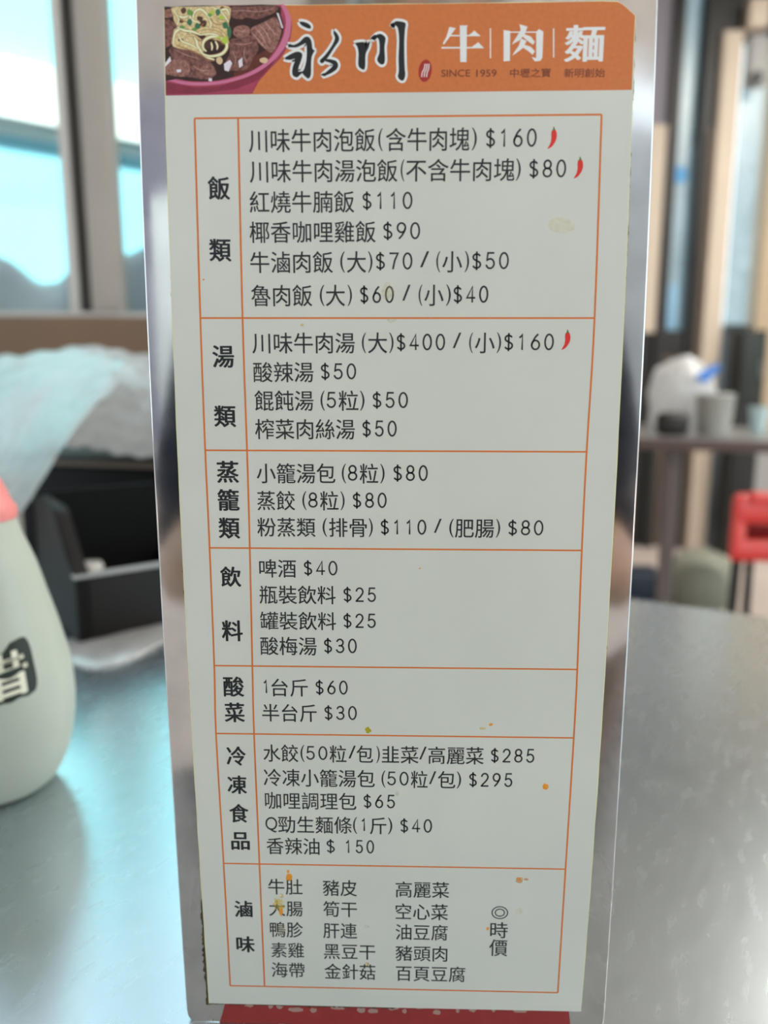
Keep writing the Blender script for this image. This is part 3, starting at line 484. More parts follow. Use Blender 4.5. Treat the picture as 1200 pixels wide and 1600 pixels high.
DIG = {  # single-weight numerals in a box 1 wide and 1 high
 '0': [ell(.5,.5,.46,.5,0,360,26)], '1': [[(.22,.80),(.40,.88),(.52,1.0),(.52,0)]],
 '2': [ell(.5,.72,.42,.28,170,-30,12)+[(.62,.36),(.30,.17),(.07,0)], [(.05,0),(.95,0)]],
 '3': [ell(.48,.75,.40,.25,160,-80,12)+[(.36,.51)], [(.36,.51)]+ell(.48,.26,.45,.26,85,-165,14)],
 '4': [[(.70,0),(.70,1.0),(.04,.27),(1.0,.27)]],
 '5': [[(.88,1.0),(.22,1.0),(.12,.53)]+ell(.48,.31,.45,.31,130,-160,14)],
 '6': [[(.74,1.0),(.45,.82),(.18,.52),(.07,.32)], ell(.5,.30,.44,.30,0,360,22)],
 '7': [[(.05,1.0),(.95,1.0),(.60,.55),(.40,.0)]],
 '8': [ell(.5,.75,.38,.25,0,360,20), ell(.5,.26,.45,.26,0,360,20)],
 '9': [ell(.5,.70,.44,.30,0,360,22), [(.94,.68),(.84,.48),(.55,.18),(.26,0)]],
 '$': [ell(.5,.73,.40,.20,30,230,12)+[(.5,.5)]+ell(.5,.25,.43,.22,60,-150,12), [(.5,1.06),(.5,-.08)]]}
def digit(acc, ch_, x, wd, z, hh, sw=.40):
    sw = hh*.108
    for line in DIG[ch_]:
        P = [Vector((x+sw/2+a*(wd-sw), z+sw/2+c*(hh-sw))) for a, c in line]
        closed = (P[0]-P[-1]).length < 1e-4 and len(P) > 5; n0 = len(acc[0])
        for i, q in enumerate(P):
            a = P[i-1] if i else (P[-2] if closed else P[0]); c = P[i+1] if i < len(P)-1 else (P[1] if closed else P[-1])
            d1 = (q-a).normalized() if (q-a).length > 1e-6 else (c-q).normalized(); d2 = (c-q).normalized() if (c-q).length > 1e-6 else d1
            t = (d1+d2).normalized() if (d1+d2).length > .2 else d2
            k = min(1.6, 1/max(.3, t.dot(d1))); nn = Vector((-t.y, t.x))*sw/2*k; e = Vector((0, 0))
            if not closed and i == 0: e = -d2*sw*.3
            if not closed and i == len(P)-1: e = d1*sw*.3
            for s in (1, -1): v = q+nn*s+e; acc[0].append((v.x*MM, -.021*MM, v.y*MM))
        for i in range(len(P)-1): a = n0+2*i; acc[1].append((a, a+1, a+3, a+2))
for zc, h, segs in MENU_LINES:
    acc = ([], []); em = h/.925
    for t, x0, x1 in segs:
        cjk = ord(t[0]) > 0x2000
        if cjk: g = G(t, 0); zm = lambda v: zc+(v-.382)*em
        elif t[0] in '/)' or t == '(': g = G(t, 0); zm = lambda v: zc+((v+.23)/.924*.98-.49)*h
        else:
            dz = lambda v: zc+(v-.31)*em*1.02; t0 = t
            if t[0] == '(':
                place(acc, G('(', 0), x0, x0+em*.20, lambda v: zc+((v+.23)/.924*.98-.49)*h, -.02); x0 += em*.26; t0 = t[1:]
            if t0 == '1': digit(acc, '1', x1-.235*em, .40*em, zc-.31*em, .72*em); continue
            n = len(t0); gap = .135*em; wd = (x1-x0-gap*(n-1))/n; xx = x0
            for ch_ in t0:
                if ch_ in DIG: digit(acc, ch_, xx, wd, zc-.335*em, .74*em)
                else: place(acc, G(ch_, 0), xx, xx+wd, dz, -.02)
                xx += wd+gap
            continue
        if cjk: place_thick(acc, g, x0, x1, zm, -.02, .006)
        else: place(acc, g, x0, x1, zm, -.02)
    emit('text_line', acc, M['ink'], card)
for t, x0, x1, z0, z1 in HEADINGS:
    acc = ([], []); place_bold(acc, G(t, 0), x0, x1, z0, z1, -.02, .026, .014)
    emit('heading_character', acc, M['ink2'], card)
# double circle mark
bm = bmesh.new()
for r, wd in ((DISC_MARK[2]*.93, .34), (DISC_MARK[2]*.55, .34)):
    pts = [(DISC_MARK[0]+r*1.0*math.cos(2*math.pi*k/32), DISC_MARK[1]+r*.86*math.sin(2*math.pi*k/32)) for k in range(33)]
    strip_bm(bm, pts, wd, -.02)
fin('double_circle_mark', bm, M['ink'], card)
# banner lettering
ban = card
for k, pts in enumerate(BRUSH_STROKES):
    pass
bm = bmesh.new()
def npoly(bm, pts, y, mi=0):
    f = bm.faces.new([bm.verts.new((x*MM, y*MM, z*MM)) for x, z in pts]); f.material_index = mi; return f
def smooth_closed(pts, n=3):
    P = [Vector(p) for p in pts]; out = []; N = len(P)
    for i in range(N):
        p0, p1, p2, p3 = P[i-1], P[i], P[(i+1)%N], P[(i+2)%N]
        for k in range(n):
            t = k/n; q = .5*((2*p1)+(p2-p0)*t+(2*p0-5*p1+4*p2-p3)*t*t+(3*p1-p0-3*p2+p3)*t**3); out.append((q.x, q.y))
    return out
BRUSH_STROKES = [smooth_closed(p) for p in BRUSH_STROKES]
for k, p in enumerate(BRUSH_STROKES):
    strip_bm(bm, [Vector(q) for q in p+[p[0]]], 1.25, -.100-.001*k)
o = fin('brush_outline', bm, M['white_ink'], card); o['label'] = 'white outline of the brush lettering'
bm = bmesh.new()
for k, p in enumerate(BRUSH_STROKES): npoly(bm, p, -.115-.001*k)
o = fin('brush_characters', bm, M['ink2'], card); o['label'] = 'two large black brush-written characters'
bm = bmesh.new()
for k, p in enumerate(SERIF_STROKES): npoly(bm, p, -.030-.0008*k)
fin('title_characters', bm, M['white_ink'], card)
for t, x0, z0, x1, z1 in BANNER_TEXT:
    big = t == '麵'; g = G(t, 0); lo = min(v[1] for v in g[0]); hi = max(v[1] for v in g[0]); acc = ([], [])
    if big: place_bold(acc, g, x0, x1, z0, z1, -.035, .026, .006)
    elif t in ('SINCE', '1959'): place_bold(acc, g, x0, x1, z0, z1, -.035, .012, .012)
    else: place_bold(acc, g, x0, x1, z0, z1, -.035, .012, .012)
    emit('title_characters' if big else 'banner_small_text', acc, M['white_ink'] if big else M['small_ink'], card)
sx, sz, sa, sb_ = SEAL
bm = bmesh.new()
npoly(bm, [(sx+sa*math.cos(a)*math.cos(-.12)-sb_*math.sin(a)*math.sin(-.12), sz+sa*math.cos(a)*math.sin(-.12)+sb_*math.sin(a)*math.cos(-.12)) for a in [2*math.pi*k/28 for k in range(28)]], -.035)
for k in (-1, 0, 1):
    f = strip_bm(bm, catmull([Vector((sx+k*.62-.25, sz-1.5)), Vector((sx+k*.62-.1, sz-.4)), Vector((sx+k*.55+.35, sz+.5)), Vector((sx+k*.5+.45, sz+1.6))], 5), .24, -.040)
    for q in f: q.material_index = 1
fin('red_oval_seal', bm, [M['seal'], M['white_ink']], card)
# bowl of noodles picture
names = ['bowl','bowl_dark','rim','soup','broth','meat','meat_light','gloss','onion','noodle','noodle_light','shade','hole','scallion','scallion_dark','scallion_light','fibre']
idx = {n: i for i, n in enumerate(names)}
bm = bmesh.new(); y = -.030
def clipx(pts):      # keep inside the card and above the banner's lower edge
    out = []
    for x, z in pts:
        e = BANNER[0][0]+(BANNER[-1][0]-BANNER[0][0])*(BANNER[0][1]-z)/(BANNER[0][1]-BANNER[-1][1])
        if x < e+.9: x = e+.02
        out.append((x, min(z, BANNER[0][1]+.3+(x-e)*.018)))
    return out
n_pic = 0
for k, p in PICTURE:
    q = clipx(smooth_closed(p, 3) if k not in ('bowl', 'bowl_dark', 'gloss') else p)
    npoly(bm, q, y, idx[k]); y -= .0011
for k, wd, p in FIBRES:
    for f in strip_bm(bm, catmull([Vector(v) for v in p], 5), wd, y, True): f.material_index = idx[k]
y -= .001
blobs_first = [b for b in BLOBS if b[0] in ('hole', 'broth')]; blobs_last = [b for b in BLOBS if b[0] not in ('hole', 'broth')]
def blob(b):
    global y
    k, x, z, a, c = b; rr = random.Random(int(x*100)); n = 12
    npoly(bm, clipx([(x+a*math.cos(2*math.pi*i/n)*rr.uniform(.75, 1.15), z+c*math.sin(2*math.pi*i/n)*rr.uniform(.75, 1.15)) for i in range(n)]), y, idx[k]); y -= .0008
for b in blobs_first: blob(b)
for k, wd, p in RIBBONS:
    if k.startswith('noodle'):
        for f in strip_bm(bm, clipx([(v.x, v.y) for v in catmull([Vector(v) for v in p], 6)]), wd*1.25, y, True): f.material_index = idx['shade']
        y -= .0006
    for f in strip_bm(bm, clipx([(v.x, v.y) for v in catmull([Vector(v) for v in p], 6)]), wd*(.85 if k.startswith('noodle') else 1), y, True): f.material_index = idx[k]
    y -= .0006
for b in blobs_last: blob(b)
o = fin('bowl_picture', bm, [M[n] for n in names], card); o['label'] = 'printed picture of beef noodles in a dark pink bowl'
# chilis
for cx, cz in CHILIS:
    bm = bmesh.new(); s = .165*1.08
    prof = [(-6.5,-14),(-1,-11.5),(3.5,-6),(6,0),(6.2,6),(4.5,11),(1.5,12.5),(-1.5,10),(-1.8,5),(-1.5,0),(-2.5,-6),(-5,-11)]
    npoly(bm, smooth_closed([(cx+px*s, cz+pz*s) for px, pz in prof], 3), -.022, 0)
    npoly(bm, [(cx+px*s, cz+pz*s) for px, pz in [(-1,10.5),(4,11.5),(3,13),(1.9,16),(.6,16),(.8,13)]], -.024, 1)
    fin('chili_mark', bm, [M['chili'], M['chili_stem']], card)
# sauce drops: low domes
for k, x, z, a, b in STAINS:
    bm = bmesh.new(); rr = random.Random(int(abs(x*31+z))); n = 14; rad = [rr.uniform(.72, 1.2) for _ in range(n)]
    c = bm.verts.new((x*MM, -.16*MM, z*MM)); rings = []
    for f_, d in ((.6, .12), (1.0, .012)):
        rings.append([bm.verts.new(((x+a*f_*rad[i]*math.cos(2*math.pi*i/n))*MM, -d*MM, (z+b*f_*rad[i]*math.sin(2*math.pi*i/n))*MM)) for i in range(n)])
    for i in range(n):
        bm.faces.new((c, rings[0][i], rings[0][(i+1)%n])); bm.faces.new((rings[0][i], rings[1][i], rings[1][(i+1)%n], rings[0][(i+1)%n]))
    mm = M[k]
    if k in ('faint_stain', 'yellow_stain', 'brown_stain'):
        key = 'soft_'+k
        if key not in M:
            c3 = {'faint_stain': A(206,186,130), 'yellow_stain': A(220,172,70), 'brown_stain': A(196,132,62)}[k]; al = {'faint_stain': .20, 'yellow_stain': .55, 'brown_stain': .7}[k]
            m3 = mat(key, c3, .35); nt = m3.node_tree; N = nt.nodes; L = nt.links
            n3 = N.new('ShaderNodeTexNoise'); n3.inputs['Scale'].default_value = 700; tc = N.new('ShaderNodeTexCoord'); L.new(tc.outputs['Object'], n3.inputs['Vector'])
            mr = N.new('ShaderNodeMapRange'); mr.inputs[1].default_value = .35; mr.inputs[2].default_value = .6; mr.inputs[3].default_value = al*.3; mr.inputs[4].default_value = al
            L.new(n3.outputs['Fac'], mr.inputs[0]); L.new(mr.outputs[0], N['Principled BSDF'].inputs['Alpha']); M[key] = m3
        mm = M[key]
    fin('sauce_stain', bm, mm, card, True)

# ------------------------------------------------------------------ vinegar bottle
BX, BY = -.2050, .144
vb = empty('vinegar_bottle', (BX, BY, 0), 0, 'milky plastic vinegar squeeze bottle with pink cap and dark label, left of the menu stand', 'bottle')
prof = [(.004,.0012),(.018,.0004),(.024,.001),(.0285,.005),(.0325,.012),(.0360,.021),(.0385,.034),(.0395,.045),(.0393,.055),(.0382,.065),(.0368,.072),(.0340,.085),(.0298,.101),(.0260,.116),(.0218,.128),(.0190,.137),(.0184,.141)]
PR = [(v.x, v.y) for v in catmull([Vector(p) for p in prof], 4)]
lathe('bottle_body', PR, M['bottle'], vb)
lathe('cap', [(.0192,.1385),(.0196,.1400),(.0194,.1440),(.0178,.1460),(.0140,.1560),(.0085,.1660),(.0048,.1760),(.0030,.1810),(.0012,.1820)], M['cap'], vb, 40)
def rad_at(z):
    for (a, p), (b, q) in zip(PR, PR[1:]):
        if p <= z <= q: return a+(b-a)*(z-p)/max(1e-9, q-p)
    return .04
def wrap(u, v, d):        # u metres around the belly from the side facing the camera, v height
    a0 = math.atan2(-.213-BY, .002-BX); r = rad_at(v)+d; a = a0+u/.0415
    return (r*math.cos(a), r*math.sin(a), v)
def wrapped(name, verts2, faces, d, m, parent, sub=0):
    bm = bmesh.new(); V = [bm.verts.new((x, y, 0)) for x, y in verts2]
    for f in faces:
        try: bm.faces.new([V[i] for i in f])
        except ValueError: pass
    bmesh.ops.triangulate(bm, faces=bm.faces[:])
    if sub: bmesh.ops.subdivide_edges(bm, edges=[e for e in bm.edges if e.calc_length() > .0025], cuts=sub, use_grid_fill=True)
    for v in bm.verts: v.co = Vector(wrap(v.co.x, v.co.y, d))
    return fin(name, bm, m, parent, True)
# label: dark blob with a notch at the top
nx, nz = 30, 16; V2 = []; F2 = []
for j in range(nz+1):
    for i in range(nx+1):
        s = -1+2*i/nx; t = j/nz
        topz = .0855-.0060*max(0, 1-abs(s-.22)/.30)-.003*max(0, 1-abs(s+.55)/.2)+.0005*math.sin(s*9)
        botz = .0575+.0022*s+.0004*math.sin(s*14)
        ww = .0205*(1-.10*abs(2*t-1)**5)
        V2.append((.0025+s*ww, botz+(topz-botz)*t))
for j in range(nz):
    for i in range(nx): a = j*(nx+1)+i; F2.append((a, a+1, a+nx+2, a+nx+1))
lb = wrapped('label_patch', V2, F2, .0002, M['label_dark'], vb)
g = G('醋', 0); gx0 = min(v[0] for v in g[0]); gx1 = max(v[0] for v in g[0]); gy0 = min(v[1] for v in g[0]); gy1 = max(v[1] for v in g[0])
vv = []
for x_, y_ in g[0]:
    u = (x_-gx0)/(gx1-gx0); t = (y_-gy0)/(gy1-gy0); vv.append((-.0140+.0326*u, .0598+.0200*t+.0028*(u-.5)))
allv = []; allf = []
for dx_, dz_ in ((0,0),(1,0),(-1,0),(0,1),(0,-1),(.7,.7),(-.7,.7),(.7,-.7),(-.7,-.7)):
    n0 = len(allv); allv += [(x_+dx_*.00045, z_+dz_*.0003) for x_, z_ in vv]; allf += [tuple(i+n0 for i in f) for f in g[1]]
wrapped('label_character', allv, allf, .00045, M['label_white'], lb, 0)

# ------------------------------------------------------------------ condiment tray, crate and plastic
tr = empty('condiment_tray', (-.247, .343, 0), R(38), 'dark brown plastic condiment tray with sloping side wall, beside the vinegar bottle', 'tray')
TL, TD = .20, .12
box('tray_floor', 0, TL, 0, TD, .0005, .004, M['tray_in'], tr)
box('front_wall', 0, TL, 0, .006, .0005, .053, M['tray'], tr, .001)
box('front_rim', -.001, TL, -.001, .008, .053, .0555, M['greybox'], tr, .001)
box('back_wall', 0, TL, TD-.006, TD, .0005, .105, M['tray_in'], tr)
def side_wall(x0):
    bm = bmesh.new(); pr = [(0,.0005),(0,.054),(.02,.068),(.045,.094),(.055,.101),(TD,.103),(TD,.0005)]
    f = bm.faces.new([bm.verts.new((x0, y_, z_)) for y_, z_ in pr]); g_ = bmesh.ops.extrude_face_region(bm, geom=[f])
    for v in g_['geom']:
        if isinstance(v, bmesh.types.BMVert): v.co.x += .012
    bmesh.ops.bevel(bm, geom=bm.edges[:], offset=.0015, segments=2, affect='EDGES')
    return fin('side_wall', bm, M['tray'], tr, True)
side_wall(0); side_wall(TL-.012)
box('divider', TL*.55, TL*.55+.004, .008, TD-.008, .004, .045, M['tray_in'], tr)
jr = lathe('glass_jar', [(.004,.0),(.012,.001),(.013,.004),(.0135,.030),(.012,.036),(.0105,.040),(.012,.042),(.0105,.046),(.003,.047)], mat('jar_glass', (.75,.72,.68), .12, coat=.6), None, 32)
jr.location = (-.262, .405, .0045); tag(jr, 'small pale jar standing inside the dark condiment tray', 'jar')

cr = empty('plastic_crate', (-.36, .605, 0), R(-14), 'black plastic crate under the clear bag, behind the condiment tray', 'crate')
box('crate_body', -.07, .30, 0, .16, .0005, .108, M['tray_in'], cr, .003)
box('crate_rim', -.075, .305, -.006, .166, .108, .120, M['tray'], cr, .002)
box('rim_highlight', -.075, .305, -.0075, -.006, .109, .1135, M['brown_frame'], cr)  # highlight along the rim, put in as a lighter brown strip
def pt(x, y, z): return (x, y, z)
bag = empty('plastic_bag', (-.35, .55, .12), 0, 'crumpled clear plastic bag draped over the black crate, left edge', 'bag')
def rel(rows, o=(-.35,.55,.12)): return [[(p[0]-o[0], p[1]-o[1], p[2]-o[2]) for p in r] for r in rows]
BAGROWS_A = [[[-0.5964, 0.72, 0.2328], [-0.5223, 0.7, 0.2293], [-0.451, 0.68, 0.2259], [-0.3747, 0.66, 0.2311], [-0.2953, 0.62, 0.2247]], [[-0.5362, 0.62, 0.1948], [-0.4687, 0.6, 0.1884], [-0.4056, 0.585, 0.1921], [-0.3416, 0.57, 0.1956], [-0.2829, 0.545, 0.1948]], [[-0.4837, 0.53, 0.1466], [-0.4244, 0.515, 0.1418], [-0.3789, 0.5, 0.1432], [-0.3369, 0.49, 0.1502], [-0.2907, 0.475, 0.163]], [[-0.4497, 0.47, 0.1048], [-0.3997, 0.455, 0.1014], [-0.365, 0.445, 0.1032], [-0.3336, 0.435, 0.1105], [-0.3021, 0.43, 0.1251]], [[-0.429, 0.43, 0.06], [-0.3865, 0.42, 0.0569], [-0.3606, 0.41, 0.065], [-0.3349, 0.405, 0.0772], [-0.3102, 0.4, 0.0972]]]
BAGROWS_B = [[[-0.4558, 0.72, 0.2252], [-0.4046, 0.73, 0.2368], [-0.3498, 0.73, 0.2337], [-0.2846, 0.72, 0.2236], [-0.2232, 0.72, 0.2122]], [[-0.4142, 0.66, 0.1942], [-0.3738, 0.67, 0.2013], [-0.3222, 0.67, 0.1977], [-0.2605, 0.66, 0.1907], [-0.2025, 0.66, 0.1835]], [[-0.3826, 0.61, 0.1609], [-0.3485, 0.62, 0.1604], [-0.2994, 0.62, 0.157], [-0.2474, 0.61, 0.1529], [-0.1922, 0.61, 0.1476]], [[-0.3634, 0.585, 0.1289], [-0.3294, 0.585, 0.1276], [-0.2871, 0.58, 0.1235], [-0.2371, 0.57, 0.1188], [-0.1818, 0.56, 0.1136]]]
grid_sheet('front_fold', rel(BAGROWS_A), M['film'], bag, 16, 14, .0005, .0045, None, .0040, 3)
grid_sheet('back_fold', rel(BAGROWS_B), M['film'], bag, 16, 12, .0005, .0060, None, .0040, 8)
ps = empty('plastic_sheet', (-.22, .36, 0), 0, 'strip of clear plastic sheet sticking out under the condiment tray', 'sheet')
PSR = [[[-0.263, 0.3516, 0.002], [-0.247, 0.3746, 0.002], [-0.2327, 0.4079, 0.002], [-0.2112, 0.4449, 0.002]], [[-0.2462, 0.319, 0.003], [-0.2237, 0.317, 0.005], [-0.2064, 0.335, 0.006], [-0.192, 0.3832, 0.005]], [[-0.2405, 0.3091, 0.001], [-0.2157, 0.2963, 0.001], [-0.1977, 0.3102, 0.002], [-0.1821, 0.3538, 0.002]]]
grid_sheet('sheet_fold', [[(p[0]+.22, p[1]-.36, p[2]) for p in r] for r in PSR], M['film'], ps, 8, 5, .0004, .0004, None, .0003, 4)

# ------------------------------------------------------------------ far table and what stands on it
TB2 = R(-21)
bt = empty('steel_counter', (.94, 2.22, 0), TB2, 'far brown-edged table by the back wall carrying the white bag', 'table')
box('counter_top', -.55, 1.2, 0, .62, -.004, 0, M['counter_top'], bt)
box('counter_edge', -.55, 1.2, -.006, .62, -.038, -.004, M['counter_edge'], bt, .004)
for x_ in (-.09, .9): box('leg', x_-.025, x_+.025, .03, .08, FZ, -.038, M['mauve'], bt, .004)
for x_ in (-.40, 1.0): box('leg', x_-.02, x_+.02, .50, .54, FZ, -.038, M['mauve'], bt, .004)
cb = empty('carrier_bag', (.985, 2.57, 0), 0, 'white plastic carrier bag with blue print standing on the far table', 'bag')
def bagbody():
    bm = bmesh.new(); rows = []; n = 28
    prof = [(.02,.001),(.095,.002),(.108,.03),(.112,.08),(.112,.13),(.104,.18),(.084,.215),(.05,.238),(.02,.25),(.004,.254)]
    for j, (r, z) in enumerate(prof):
        rows.append([bm.verts.new((r*math.cos(a)*(1+.07*math.sin(5*a+j)+.04*math.sin(11*a-j*2)), r*.8*math.sin(a)*(1+.06*math.sin(4*a+j*1.3)), z+.010*math.sin(3*a+j) if 1 < j else z)) for a in [2*math.pi*k/n for k in range(n)]])
    for a, b in zip(rows, rows[1:]):
        for k in range(n): bm.faces.new((a[k], a[(k+1)%n], b[(k+1)%n], b[k]))
    bm.faces.new(rows[-1]); return bm
fin('bag_film', bagbody(), M['film_far'], cb, True)
bp = bmesh.new()
for (cx_, cz_, a_, b_, an) in ((.055,.205,.030,.014,.3), (.035,.188,.024,.014,-.2), (.075,.222,.018,.008,.2)):
    n = 16; f = bp.faces.new([bp.verts.new((cx_+a_*math.cos(t)*math.cos(an)-b_*math.sin(t)*math.sin(an), -.108+.30*abs(cx_)+(-.002), cz_+a_*math.cos(t)*math.sin(an)+b_*math.sin(t)*math.cos(an))) for t in [2*math.pi*k/n for k in range(n)]])
g_ = bmesh.ops.extrude_face_region(bp, geom=bp.faces[:])
for v in g_['geom']:
    if isinstance(v, bmesh.types.BMVert): v.co.y += .012
fin('blue_logo', bp, M['blue_print'], cb)
kt = lathe('food_tub', [(.03,0),(.052,.001),(.056,.05),(.060,.125),(.062,.13),(.058,.135),(.01,.137)], mat('tub_plastic', (.34,.35,.33), .5), None, 36)
kt.location = (1.03, 2.385, .0005); tag(kt, 'grey-green plastic tub in front of the white carrier bag', 'tub')
kb = box('black_pouch', -.05, .05, -.035, .035, 0, .075, M['dark_frame'], None, .02); kb.location = (.885, 2.36, .0005)
tag(kb, 'small dark pouch on the far table, left of the grey-green tub', 'pouch')
cu = lathe('drinking_cup', [(.018,0),(.024,.001),(.028,.045),(.032,.085),(.0325,.088),(.030,.088),(.026,.02),(.004,.015)], M['cup'], None, 36)
cu.location = (1.21, 2.46, .0005); tag(cu, 'pale blue cup on the far table near the tan carton', 'cup')
cx2 = empty('carton', (1.33, 2.50, .0005), R(-15), 'small tan carton standing on the far table at the right edge', 'carton')
box('carton_body', -.045, .06, -.03, .03, 0, .085, M['tan'], cx2, .002); box('carton_flap', -.045, .06, -.034, .0, .085, .088, M['cream'], cx2)

# ------------------------------------------------------------------ red chair
ch = empty('chair', (.83, 1.30, FZ), R(-3), 'red plastic chair with thin black legs, beyond the table at the right edge', 'chair')
def Zc(z): return z-FZ
def backrest():
    bm = bmesh.new()
    add_box(bm, -.195, .195, -.016, .016, Zc(-.082), Zc(-.022), .014)
    add_box(bm, -.195, .195, -.014, .014, Zc(-.156), Zc(-.112), .012)
    for s in (-1, 1): add_box(bm, s*.178-.017, s*.178+.017, -.015, .015, Zc(-.150), Zc(-.035), .012)
    add_box(bm, -.17, .17, -.030, .0, Zc(-.045), Zc(-.018), .012)
    for v in bm.verts: v.co.y -= .05*(v.co.x/.19)**2
    return bm
fin('backrest', backrest(), M['red'], ch, True)
bm = bmesh.new(); add_box(bm, -.15, .15, .006, .016, Zc(-.125), Zc(-.06), .003); fin('slot_shade', bm, mat('slot_shade_red', (.20,.012,.012), .4), ch, True)  # shade inside the slot, put in as a darker red panel
rounded_slab('seat', .19, .19, .05, Zc(-.33), Zc(-.30), M['red'], ch, 0, -.20, 6, .008)
for s in (-1, 1):
    tube('leg', [(s*.175, -.045, Zc(-.07)), (s*.175, -.035, Zc(-.32)), (s*.185, .03, 0)], .0095, M['chair_metal'], ch)
    tube('leg', [(s*.165, -.36, Zc(-.33)), (s*.180, -.39, 0)], .0095, M['chair_metal'], ch)
    tube('stay', [(s*.140, -.015, Zc(-.13)), (s*.140, -.02, Zc(-.32))], .008, M['chair_metal'], ch)

# ------------------------------------------------------------------ things on the floor at the back
gb = lathe('round_bin', [(.06,0),(.11,.002),(.135,.05),(.140,.11),(.125,.17),(.09,.21),(.05,.228),(.004,.232)], M['bin'], None, 40)
gb.location = (1.235, 2.92, FZ); tag(gb, 'rounded grey-green bin on the floor under the far table', 'bin')
nbx = box('storage_box', -.11, .11, -.09, .09, 0, .12, M['navy'], None, .008); nbx.location = (.985, 3.02, FZ)
tag(nbx, 'dark blue storage box on the floor left of the grey-green bin', 'box')
# fittings on the back wall
sd = lathe('round_sticker', [(.001,0),(.042,0),(.043,.002),(.001,.003)], M['blue_disc'], None, 32)
sd.rotation_euler = (R(90), 0, 0); sd.location = (X4(1076), 4.038, 1.205); tag(sd, 'light blue round sticker on the narrow glass pane', 'sticker')
s2 = box('blue_placard', X4(1066), X4(1086), 4.028, 4.038, .43, .66, mat('placard_blue', (.30,.55,.78), .5), None, .003); tag(s2, 'tall light blue placard at the foot of the narrow glass pane', 'sign')
eb = empty('electric_box', (1.72, 3.95, 1.72), 0, 'grey electric box with a dark knob high on the back wall', 'electric box')
box('box_body', -.045, .045, -.03, .03, -.13, .10, M['greybox'], eb, .006)
kn = bmesh.new(); add_tube(kn, [(-.01, -.03, -.10), (-.01, -.055, -.10)], .028, 20); fin('knob', kn, M['black'], eb, True)
cl = empty('wall_lamp', (1.697, 3.93, 1.905), 0, 'cream square wall lamp at the top right above the electric box', 'lamp')
box('lamp_shade', -.05, .05, -.04, .04, -.065, .065, M['cream'], cl, .01); box('lamp_bracket', -.02, .02, .04, .07, -.03, .03, M['black'], cl)
tv = empty('black_cabinet', (X4(1176), 3.86, 0), 0, 'black cabinet against the back wall above the far table, right', 'cabinet')
box('cabinet_body', -.065, .065, -.10, .12, FZ, .41, M['black'], tv, .006); box('cabinet_door', -.058, .058, -.108, -.10, .06, .39, M['dark_green'], tv, .003)
box('door_handle', .035, .042, -.118, -.108, .18, .26, M['steel_dark'], tv, .001)

# ------------------------------------------------------------------ the seated photographer, mirrored in the polished steel
pn = empty('person', (0, -.52, FZ+.03), 0, 'seated person in a dark navy shirt holding up a phone, mirrored in the steel stand', 'person')
def skinned(name, joints, edges, m, parent, sub=2, root=0):
    me = bpy.data.meshes.new(name); me.from_pydata([j[0] for j in joints], edges, []); o = link(name, me, m, parent)
    s = o.modifiers.new('skin', 'SKIN'); s.use_smooth_shade = True
    for i, j in enumerate(joints):
        d = me.skin_vertices[0].data[i]; r = j[1]; d.radius = r if isinstance(r, tuple) else (r, r); d.use_root = (i == root)
    q = o.modifiers.new('smooth', 'SUBSURF'); q.levels = sub; q.render_levels = sub
    return o
HZ = 1.0
J = [((0,0,.52),(.15,.11)), ((0,-.01,.66),(.13,.09)), ((0,0,.82),(.15,.10)), ((0,0,.95),(.13,.095)), ((0,.01,1.03),(.055,.055)), ((0,.03,1.09),(.05,.052)),
 ((-.10,0,.97),(.07,.07)), ((-.20,0,.965),(.066,.066)), ((-.250,.02,.86),(.050,.050)), ((-.270,.07,.74),(.042,.042)), ((-.195,.17,.79),(.034,.034)), ((-.095,.245,.80),(.024,.024)),
 ((.10,0,.97),(.07,.07)), ((.20,0,.965),(.066,.066)), ((.250,.02,.86),(.050,.050)), ((.270,.07,.74),(.042,.042)), ((.195,.17,.79),(.034,.034)), ((.095,.245,.80),(.024,.024)),
 ((-.10,.05,.50),(.095,.08)), ((-.13,.42,.50),(.065,.065)), ((-.13,.44,.05),(.042,.042)), ((.10,.05,.50),(.095,.08)), ((.13,.42,.50),(.065,.065)), ((.13,.44,.05),(.042,.042))]
E_ = [(0,1),(1,2),(2,3),(3,4),(4,5),(3,6),(6,7),(7,8),(8,9),(9,10),(10,11),(3,12),(12,13),(13,14),(14,15),(15,16),(16,17),(0,18),(18,19),(19,20),(0,21),(21,22),(22,23)]
skinned('body', J, E_, M['skin'], pn)
# shirt over torso and upper arms, trousers over hips and legs
JS = [(J[i][0], tuple(r+.014 for r in J[i][1])) for i in range(10)] + [(J[i][0], tuple(r+.014 for r in J[i][1])) for i in (12,13,14,15)]
JS[0] = ((0,0,.52),(.215,.13)); JS[1] = ((0,-.01,.66),(.205,.115)); JS[2] = ((0,0,.82),(.20,.12)); JS[4] = ((0,.005,.985), (.075,.075)); JS[5] = ((0,.005,1.0), (.07,.07))
skinned('shirt', JS, [(0,1),(1,2),(2,3),(3,4),(4,5),(3,6),(6,7),(7,8),(8,9),(3,10),(10,11),(11,12),(12,13)], M['shirt'], pn)
JT = [(J[i][0], tuple(r+.012 for r in J[i][1])) for i in (0,18,19,20,21,22,23)]
skinned('trousers', JT, [(0,1),(1,2),(2,3),(0,4),(4,5),(5,6)], M['trousers'], pn)
for s in (-1, 1):
    skinned('shoe', [((s*.13,.40,.012),(.045,.035)), ((s*.13,.50,.008),(.048,.033)), ((s*.13,.58,.002),(.035,.025))], [(0,1),(1,2)], M['hair'], pn)
